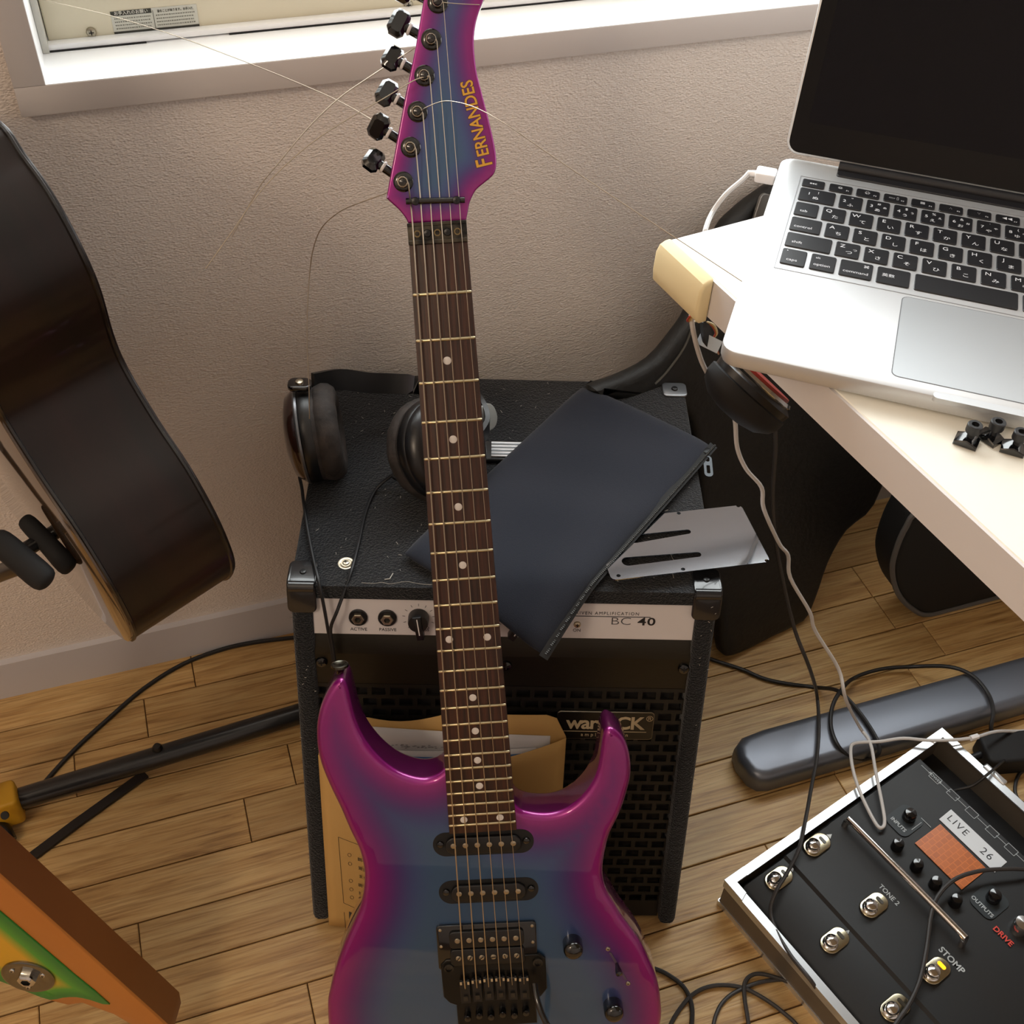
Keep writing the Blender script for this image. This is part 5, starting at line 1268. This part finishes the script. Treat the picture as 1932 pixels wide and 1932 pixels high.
# axis through the body: half the lower bout behind the visible rim
c0 = V(front_side[9]) + V((0.165, -0.03))
n_ax = V((d_ax.y, -d_ax.x))
pts2 = list(front_side)
tail = c0 - d_ax * 0.150
pts2 += [V((0.012, -0.006)), V((0.040, -0.025)), V((0.080, -0.039)), V((0.130, -0.047)), V((0.185, -0.049))]
tail.y = -0.049
mir = []
for p in reversed(front_side[1:]):
    r_ = p - c0; s_ = r_.dot(n_ax); mir.append(p - n_ax * (2 * s_))
mir = [p for p in mir if p.y > tail.y + 0.012]
pts2 += mir + [V(((mir[-1].x + hi_.x) / 2 + 0.02, mir[-1].y + 0.03))]
ymax_ = max(p.y for p in pts2)
lim = []
for p in pts2:
    w_ = far_o + ag_x * p.x + ag_y * p.y
    if w_.y > 0.950: p = V((p.x - (w_.y - 0.950) / ag_x.y, p.y))
    lim.append(p)
out_ag = [(p.x, p.y) for p in catmull(lim, 4, closed=True)]
AGM = frame(far_o, ag_x, ag_y, ag_x.cross(ag_y))
sgn = 1 if V(AGM.col[2][:3]).dot(an) > 0 else -1
acoustic = thing('acoustic_guitar', 'dark brown acoustic guitar seen from its side, standing beside the wall', 'acoustic guitar', AGM)
mahog = mat('dark_mahogany_gloss', '0c0504', 0.38, coat=0.18, spec=0.35, noise=(7, '1c0b08', 0.2, (1, 1, 6)))
z_near, z_far = (-TH * sgn, 0.0) if sgn > 0 else (0.0, TH)
z0, z1 = min(-TH * sgn, 0), max(-TH * sgn, 0)
b = MB(); b.prism(out_ag, z0 + 0.002, z1 - 0.002, 0.0, cap=False); b.obj('rim', mahog, acoustic)
zn = -TH * sgn
for nm, zc, m_ in (('soundboard', zn, mat('soundboard_gloss', '3c2a18', 0.12, coat=1.0)), ('back', 0.0, mahog)):
    s_ = 1 if zc < (z0 + z1) / 2 else -1
    b = MB(); b.prism(out_ag, min(zc, zc + s_ * 0.004), max(zc, zc + s_ * 0.004), 0.0012, seg=2); b.obj(nm, m_, acoustic)
b = MB(); bo2 = out_ag
for zc in (z0 + 0.0035, z1 - 0.0035): b.tube([V((p[0], p[1], zc)) for p in out_ag[:60]], 0.0017, 6)
b.obj('binding', mat('dark_binding', '0c0706', 0.3, coat=0.5), acoustic)
npos = V((sum(p[0] for p in out_ag) / len(out_ag), max(p[1] for p in out_ag)))
b = MB(); b.tube([V((npos.x, npos.y - 0.04, (z0 + z1) / 2 + zn * 0.3)), V((npos.x + 0.035, npos.y + 0.16, (z0 + z1) / 2 + zn * 0.3)), V((npos.x + 0.11, npos.y + 0.52, (z0 + z1) / 2 + zn * 0.3))], [0.028, 0.024, 0.022], 12); b.obj('neck', mahog, acoustic)
# stand with a foam arm, its reflection modelled as a second arm
stand = thing('guitar_stand', 'black tubular guitar stand with a yellow joint and a foam arm with its modelled reflection beside the wall', 'guitar stand', T(onz(20, 1525, 0)))
SI = stand.matrix_world.inverted()
tubm = mat('stand_black', '121316', 0.3, coat=0.3); foam_blk = mat('foam_black', '0d0e10', 0.8)
t0_, t1_ = onz(-40, 1531, 0.026), onz(600, 1336, 0.026)
def part(nm, pts, r_, m_, sub=0, n=14):
    b = MB(); b.tube([SI @ p for p in pts], r_, n, sub=sub); return b.obj(nm, m_, stand)
part('base_tube', [t0_, t1_], 0.0125, tubm)
kp = onz(298, 1414, 0.036); b = MB(); b.lathe([(0.006, 0), (0.006, 0.004), (0.004, 0.0075), (0, 0.008)], 14, M=T(SI @ kp)); b.obj('bolt_cap', black_plastic, stand)
jy = mat('yellow_plastic', 'c8961e', 0.45)
ja, jb = onz(-60, 1540, 0.030), onz(38, 1508, 0.030)
jv = (jb - ja).normalized(); JM = SI @ frame(ja.lerp(jb, 0.5), jv, V((0, 0, 1)).cross(jv).normalized(), V((0, 0, 1)))
b = MB(); b.prism(rrect((jb - ja).length, 0.034, 0.006), -0.022, 0.020, 0.004, M=JM); jo = b.obj('yellow_joint', jy, stand)
b = MB(); b.lathe([(0.0045, 0), (0.0045, 0.002), (0, 0.002)], 16, M=SI @ frame_z(onz(10, 1538, 0.048), BCK)); b.obj('joint_hole', black_matt, jo)
part('leg', [onz(-30, 1540, 0.02), onz(5, 1575, 0.013), onz(18, 1590, 0.010)], [0.012, 0.012, 0.009], tubm)
b = MB(); b.tube([SI @ p for p in (onz(275, 1460, 0.0035), onz(140, 1557, 0.0035), onz(40, 1632, 0.0035))], 0, flat=(0.011, 0.004, (0, 0, 1))); b.obj('brace_bar', mat('brace_dark', '1c1512', 0.6), stand)
up = onz(-60, 1540, 0.03)
part('upright', [up, atd(-120, 1150, 1.0), atd(-140, 900, 0.95)], 0.012, tubm)
part('support_arm', [atd(-140, 1150, 0.93), atd(-10, 1085, 0.83), atd(50, 1062, 0.80)], 0.0065, tubm)
part('support_arm', [atd(40, 1042, 0.87), atd(130, 988, 0.90)], 0.006, tubm)  # rod modelled after the reflection in the glossy soundboard
part('foam_arm', [atd(-12, 1012, 0.80), atd(0, 1022, 0.80), atd(40, 1056, 0.80), atd(82, 1092, 0.80), atd(92, 1100, 0.80)], [0.006, 0.0092, 0.0098, 0.0095, 0.005], foam_blk, sub=3)
part('foam_arm', [atd(44, 978, 0.88), atd(52, 986, 0.88), atd(90, 1026, 0.88), atd(126, 1066, 0.88), atd(134, 1074, 0.88)], [0.004, 0.0068, 0.0075, 0.0080, 0.005], foam_blk, sub=3)  # second arm stands in for the first one's reflection in the soundboard
part('foot_cap', [onz(0, 1243, 0.012), onz(-20, 1238, 0.012)], 0.008, black_plastic)

# ------------------------------------------------------------------ natural wood guitar body with a green burst
wn = V((-0.35, -0.92, 0.15)).normalized(); wp = atd(150, 1788, 0.99)
wx = V((wn.y, -wn.x, 0)).normalized(); wx = wx if wx.x > 0 else -wx
WMX = frame(wp, wx, wn.cross(wx), wn); WMI = WMX.inverted()
def wl(px, py): p = WMI @ onplane(px, py, wn, wp); return (p.x, p.y)
wing = thing('angular_guitar', 'angular guitar body of natural wood with a green and yellow burst face', 'electric guitar', WMX)
face = [wl(-260, 1430), wl(-130, 1540), wl(0, 1655), wl(155, 1793), wl(318, 1940), wl(322, 1960), wl(300, 1965), wl(215, 1915), wl(155, 1893), wl(128, 1897), wl(100, 1890), wl(40, 1866), wl(-60, 1830), wl(-200, 1790), wl(-300, 1700)]
wood_or = mat('orange_alder', 'b06a2c', 0.4, coat=0.25, noise=(5, 'c27c38', 0.3, (1, 1, 1)))
b = MB(); b.prism(face, -0.003, 0.0, 0.0015, seg=2, rb=0); b.obj('face_wood', wood_or, wing)
b = MB(); b.prism(face, -0.036, -0.0029, 0.0, seg=1); b.obj('body_wood', mat('stained_mahogany', '6a3a18', 0.45, coat=0.2, noise=(6, '7c4a22', 0.3)), wing)
grn = bpy.data.materials.new('green_yellow_burst'); grn.use_nodes = True
nt = grn.node_tree; g_b = nt.nodes['Principled BSDF']
at_ = nt.nodes.new('ShaderNodeAttribute'); at_.attribute_name = 'edge'
rm = nt.nodes.new('ShaderNodeValToRGB'); rm.color_ramp.elements[0].color = lin('0f7a2a'); rm.color_ramp.elements[0].position = 0.12; rm.color_ramp.elements[1].color = lin('d8a41c'); rm.color_ramp.elements[1].position = 0.75
rm.color_ramp.elements.new(0.4).color = lin('3f9a2c')
mm_ = nt.nodes.new('ShaderNodeMath'); mm_.operation = 'MULTIPLY'; mm_.inputs[1].default_value = 1 / 0.034
nt.links.new(at_.outputs['Fac'], mm_.inputs[0]); nt.links.new(mm_.outputs[0], rm.inputs[0]); nt.links.new(rm.outputs[0], g_b.inputs['Base Color']); g_b.inputs['Roughness'].default_value = 0.35; g_b.inputs['Coat Weight'].default_value = 0.6
nk0, nk1 = V(wl(-230, 1620)), V(wl(-300, 1330)); nd_ = (nk1 - nk0).normalized(); nq = V((-nd_.y, nd_.x))
b = MB(); b.prism([tuple(nk0 - nq * 0.026), tuple(nk0 + nq * 0.026), tuple(nk0 + nd_ * 0.45 + nq * 0.021), tuple(nk0 + nd_ * 0.45 - nq * 0.021)], -0.018, 0.006, 0.004, seg=2); b.obj('neck', maple, wing)
gf = [wl(-200, 1560), wl(-60, 1668), wl(0, 1717), wl(70, 1776), wl(140, 1836), wl(208, 1893), wl(170, 1884), wl(145, 1879), wl(120, 1880), wl(95, 1884), wl(60, 1872), wl(20, 1856), wl(-60, 1825), wl(-190, 1770)]
gf = [(p.x, p.y) for p in catmull([V(p) for p in gf], 2)]
painted_slab('burst_top', gf, 0.0015, 0.002, 0.0006, grn, wing, None, 0.005, 1.0)
jp = wl(55, 1838); jc = MB(); jc.lathe([(0.0235, 0.0), (0.0235, 0.0018), (0.0215, 0.003), (0.019, 0.0030), (0.014, 0.0012), (0.010, 0.0008), (0, 0.0008)], 36); jo = jc.obj('jack_plate', mat('smoked_chrome', '8a8880', 0.15, metal=1), wing, T((jp[0], jp[1], 0.0013)))
jc = MB(); jc.lathe([(0.0085, 0.0008), (0.0085, 0.006), (0.0065, 0.0075), (0.0045, 0.0075), (0.0040, 0.002), (0, 0.002)], 6); jc.obj('jack_nut', chrome, jo)
jc = MB(); jc.lathe([(0.0038, 0.0025), (0, 0.0026)], 16); jc.obj('jack_hole', black_matt, jo)
for a in (0, 120, 240): screw(jo, Rz(a + 20) @ T((0.0155, 0, 0.0022)), 0.0024, chrome, 'plate_screw')

# ------------------------------------------------------------------ black gig bag behind the desk
fa, fb_ = onz(1400, 1240), onz(1520, 1180); ftop = ony(1440, 370, 0.926)
gn_ = (fb_ - fa).cross(ftop - fa).normalized(); gn_ = gn_ if gn_.y < 0 else -gn_
gx_ = (fb_ - fa).normalized(); gy_ = gn_.cross(gx_)
GBM = frame(fa, gx_, gy_, gn_); GBI = GBM.inverted()
def gb2(px, py): p = GBI @ onplane(px, py, gn_, fa); return (p.x, p.y)
vinyl = mat('black_vinyl', '0b0b0c', 0.55, bump=(120, 0.001), noise=(8, '1e1e1c', 0.3))
bag = thing('gig_bag', 'black vinyl gig bag leaning on the wall between amplifier and desk', 'gig bag', GBM)
bpx = [(1332, 1000), (1318, 850), (1290, 775), (1210, 765), (1140, 755), (1125, 735), (1180, 714), (1240, 682), (1285, 630), (1312, 588), (1345, 500), (1372, 432), (1400, 400), (1440, 368), (1500, 335), (1560, 350), (1620, 470), (1680, 640), (1692, 830), (1655, 955), (1602, 1005), (1568, 1064), (1545, 1130), (1520, 1180), (1460, 1216), (1400, 1240), (1368, 1236), (1360, 1150)]
bo3 = [V(gb2(*p)) for p in bpx]; bo3 = [V((p.x, max(p.y, 0.003))) for p in bo3]
b3 = [(p.x, max(p.y, 0.002)) for p in catmull(bo3, 3, closed=True)]
b = MB(); b.prism(b3, -0.026, 0.0, 0.011, seg=4); b.obj('bag_body', vinyl, bag)
seam = [V((*gb2(*p), 0.001)) for p in ((1235, 724), (1258, 700), (1290, 655), (1308, 610), (1318, 590), (1355, 500), (1385, 440))]
b = MB(); b.tube(seam, 0.0013, 6, sub=4); b.obj('piping', mat('piping_grey', '4a4740', 0.6), bag)
bkl = V((*gb2(1432, 395), 0.004)); b = MB(); b.prism(rrect(0.020, 0.034, 0.006), 0, 0.004, 0.001, M=T(bkl) @ Rz(-25)); b.obj('strap_buckle', mat('buckle_steel', '8a8a88', 0.35, metal=0.9), bag)
# round case under the desk
rcy = 0.742
rc_px = [(1745, 958), (1712, 995), (1692, 1040), (1685, 1078), (1695, 1120), (1722, 1150), (1755, 1167), (1850, 1187)]
rp_ = [ony(*p, rcy) for p in rc_px]
rcm = frame((rp_[6].x, rcy, 0), (1, 0, 0), (0, 0, 1), (0, -1, 0)); rci = rcm.inverted()
rb2 = [V((q_.x, max(q_.y, 0.002))) for q_ in [rci @ p for p in rp_]]
rb2 = [rb2[0] + V((0.10, 0.06))] + rb2[:7] + [V((0.08, 0.002)), V((0.36, 0.002)), V((0.46, 0.06)), V((0.48, 0.2)), V((0.42, 0.33)), V((0.25, 0.36))]
rcase = thing('soft_case', 'black rounded soft case with grey piping standing under the desk', 'soft case', rcm)
ol = [(p.x, max(p.y, 0.0015)) for p in catmull(rb2, 4, closed=True)]
b = MB(); b.prism(ol, -0.05, 0.0, 0.010, seg=3); b.obj('case_body', mat('black_nylon', '0e1012', 0.75), rcase)
b = MB(); b.tube([V((p[0], p[1], -0.002)) for p in ol] + [V((ol[0][0], ol[0][1], -0.002))], 0.0035, 8); b.obj('piping', mat('piping_mid_grey', '5c5a58', 0.6), rcase)
# round black unit wedged under the desk corner, with its small wires
uc = atd(1410, 745, 0.93); ua = (RGT * 0.62 + UPV * 0.66 + BCK * 0.25).normalized()
unit = thing('speaker_driver', 'round black unit with a silver rim tucked under the desk corner', 'speaker unit', frame_z(uc, ua))
b = MB(); b.lathe([(0.012, -0.022), (0.024, -0.019), (0.033, -0.012), (0.036, -0.006), (0.036, 0.002), (0.033, 0.004)], 32, sx=1.25, sy=0.8); ub = b.obj('unit_body', black_matt, unit)
b = MB(); b.lathe([(0.034, 0.002), (0.035, 0.009), (0.031, 0.012), (0, 0.012)], 32, sx=1.25, sy=0.8); b.obj('unit_cover', black_plastic, unit)
b = MB(); b.lathe([(0.030, 0.011), (0.032, 0.014), (0.030, 0.0165), (0.026, 0.017)], 32, sx=1.25, sy=0.8); b.obj('silver_rim', chrome, unit)
b = MB(); b.lathe([(0.027, 0.016), (0.026, 0.019), (0, 0.020)], 32, sx=1.25, sy=0.8); b.obj('red_cap', mat('red_cap', '8a2a22', 0.35), unit)
UI = unit.matrix_world.inverted()
for col_, off in (('b0402c', 0), ('c8963c', 4), ('d8c8a0', 8)):
    w_ = [atd(1302 + off, 596, 0.85), atd(1297 + off, 606, 0.86), atd(1318 + off, 606, 0.87), atd(1340 + off * 0.7, 612, 0.88), atd(1350 + off * 0.4, 628, 0.89), atd(1346, 642, 0.895), atd(1356, 668, 0.91)]
    b = MB(); b.tube([UI @ p for p in w_], 0.0008, 6, sub=4); b.obj('wire', mat('wire_' + col_, col_, 0.5), unit)
b = MB(); b.tube([UI @ p for p in (atd(1328, 600, 0.87), atd(1331, 625, 0.88), atd(1338, 650, 0.885))], 0, flat=(0.010, 0.003, tuple(BCK))); b.obj('ribbon', black_plastic, unit)
b = MB(); b.box((0, 0, 0), (0.018, 0.010, 0.0016), M=UI @ frame_z(atd(1338, 646, 0.882), BCK, RGT - UPV * 0.5)); b.obj('white_tag', mat('tag_white', 'b8c2cc', 0.6), unit)

# ------------------------------------------------------------------ lettering becomes plain geometry
bpy.context.view_layer.update()
dg = bpy.context.evaluated_depsgraph_get()
fonts = [o for o in SC.objects if o.type == 'FONT']
made = [(o, bpy.data.meshes.new_from_object(o.evaluated_get(dg), depsgraph=dg)) for o in fonts]
for o, me in made:
    nm, par, mb = o.name, o.parent, o.matrix_basis.copy()
    cu = o.data
    bpy.data.objects.remove(o)
    me.name = nm.split('.')[0]
    link(nm.split('.')[0], me, par, mb)
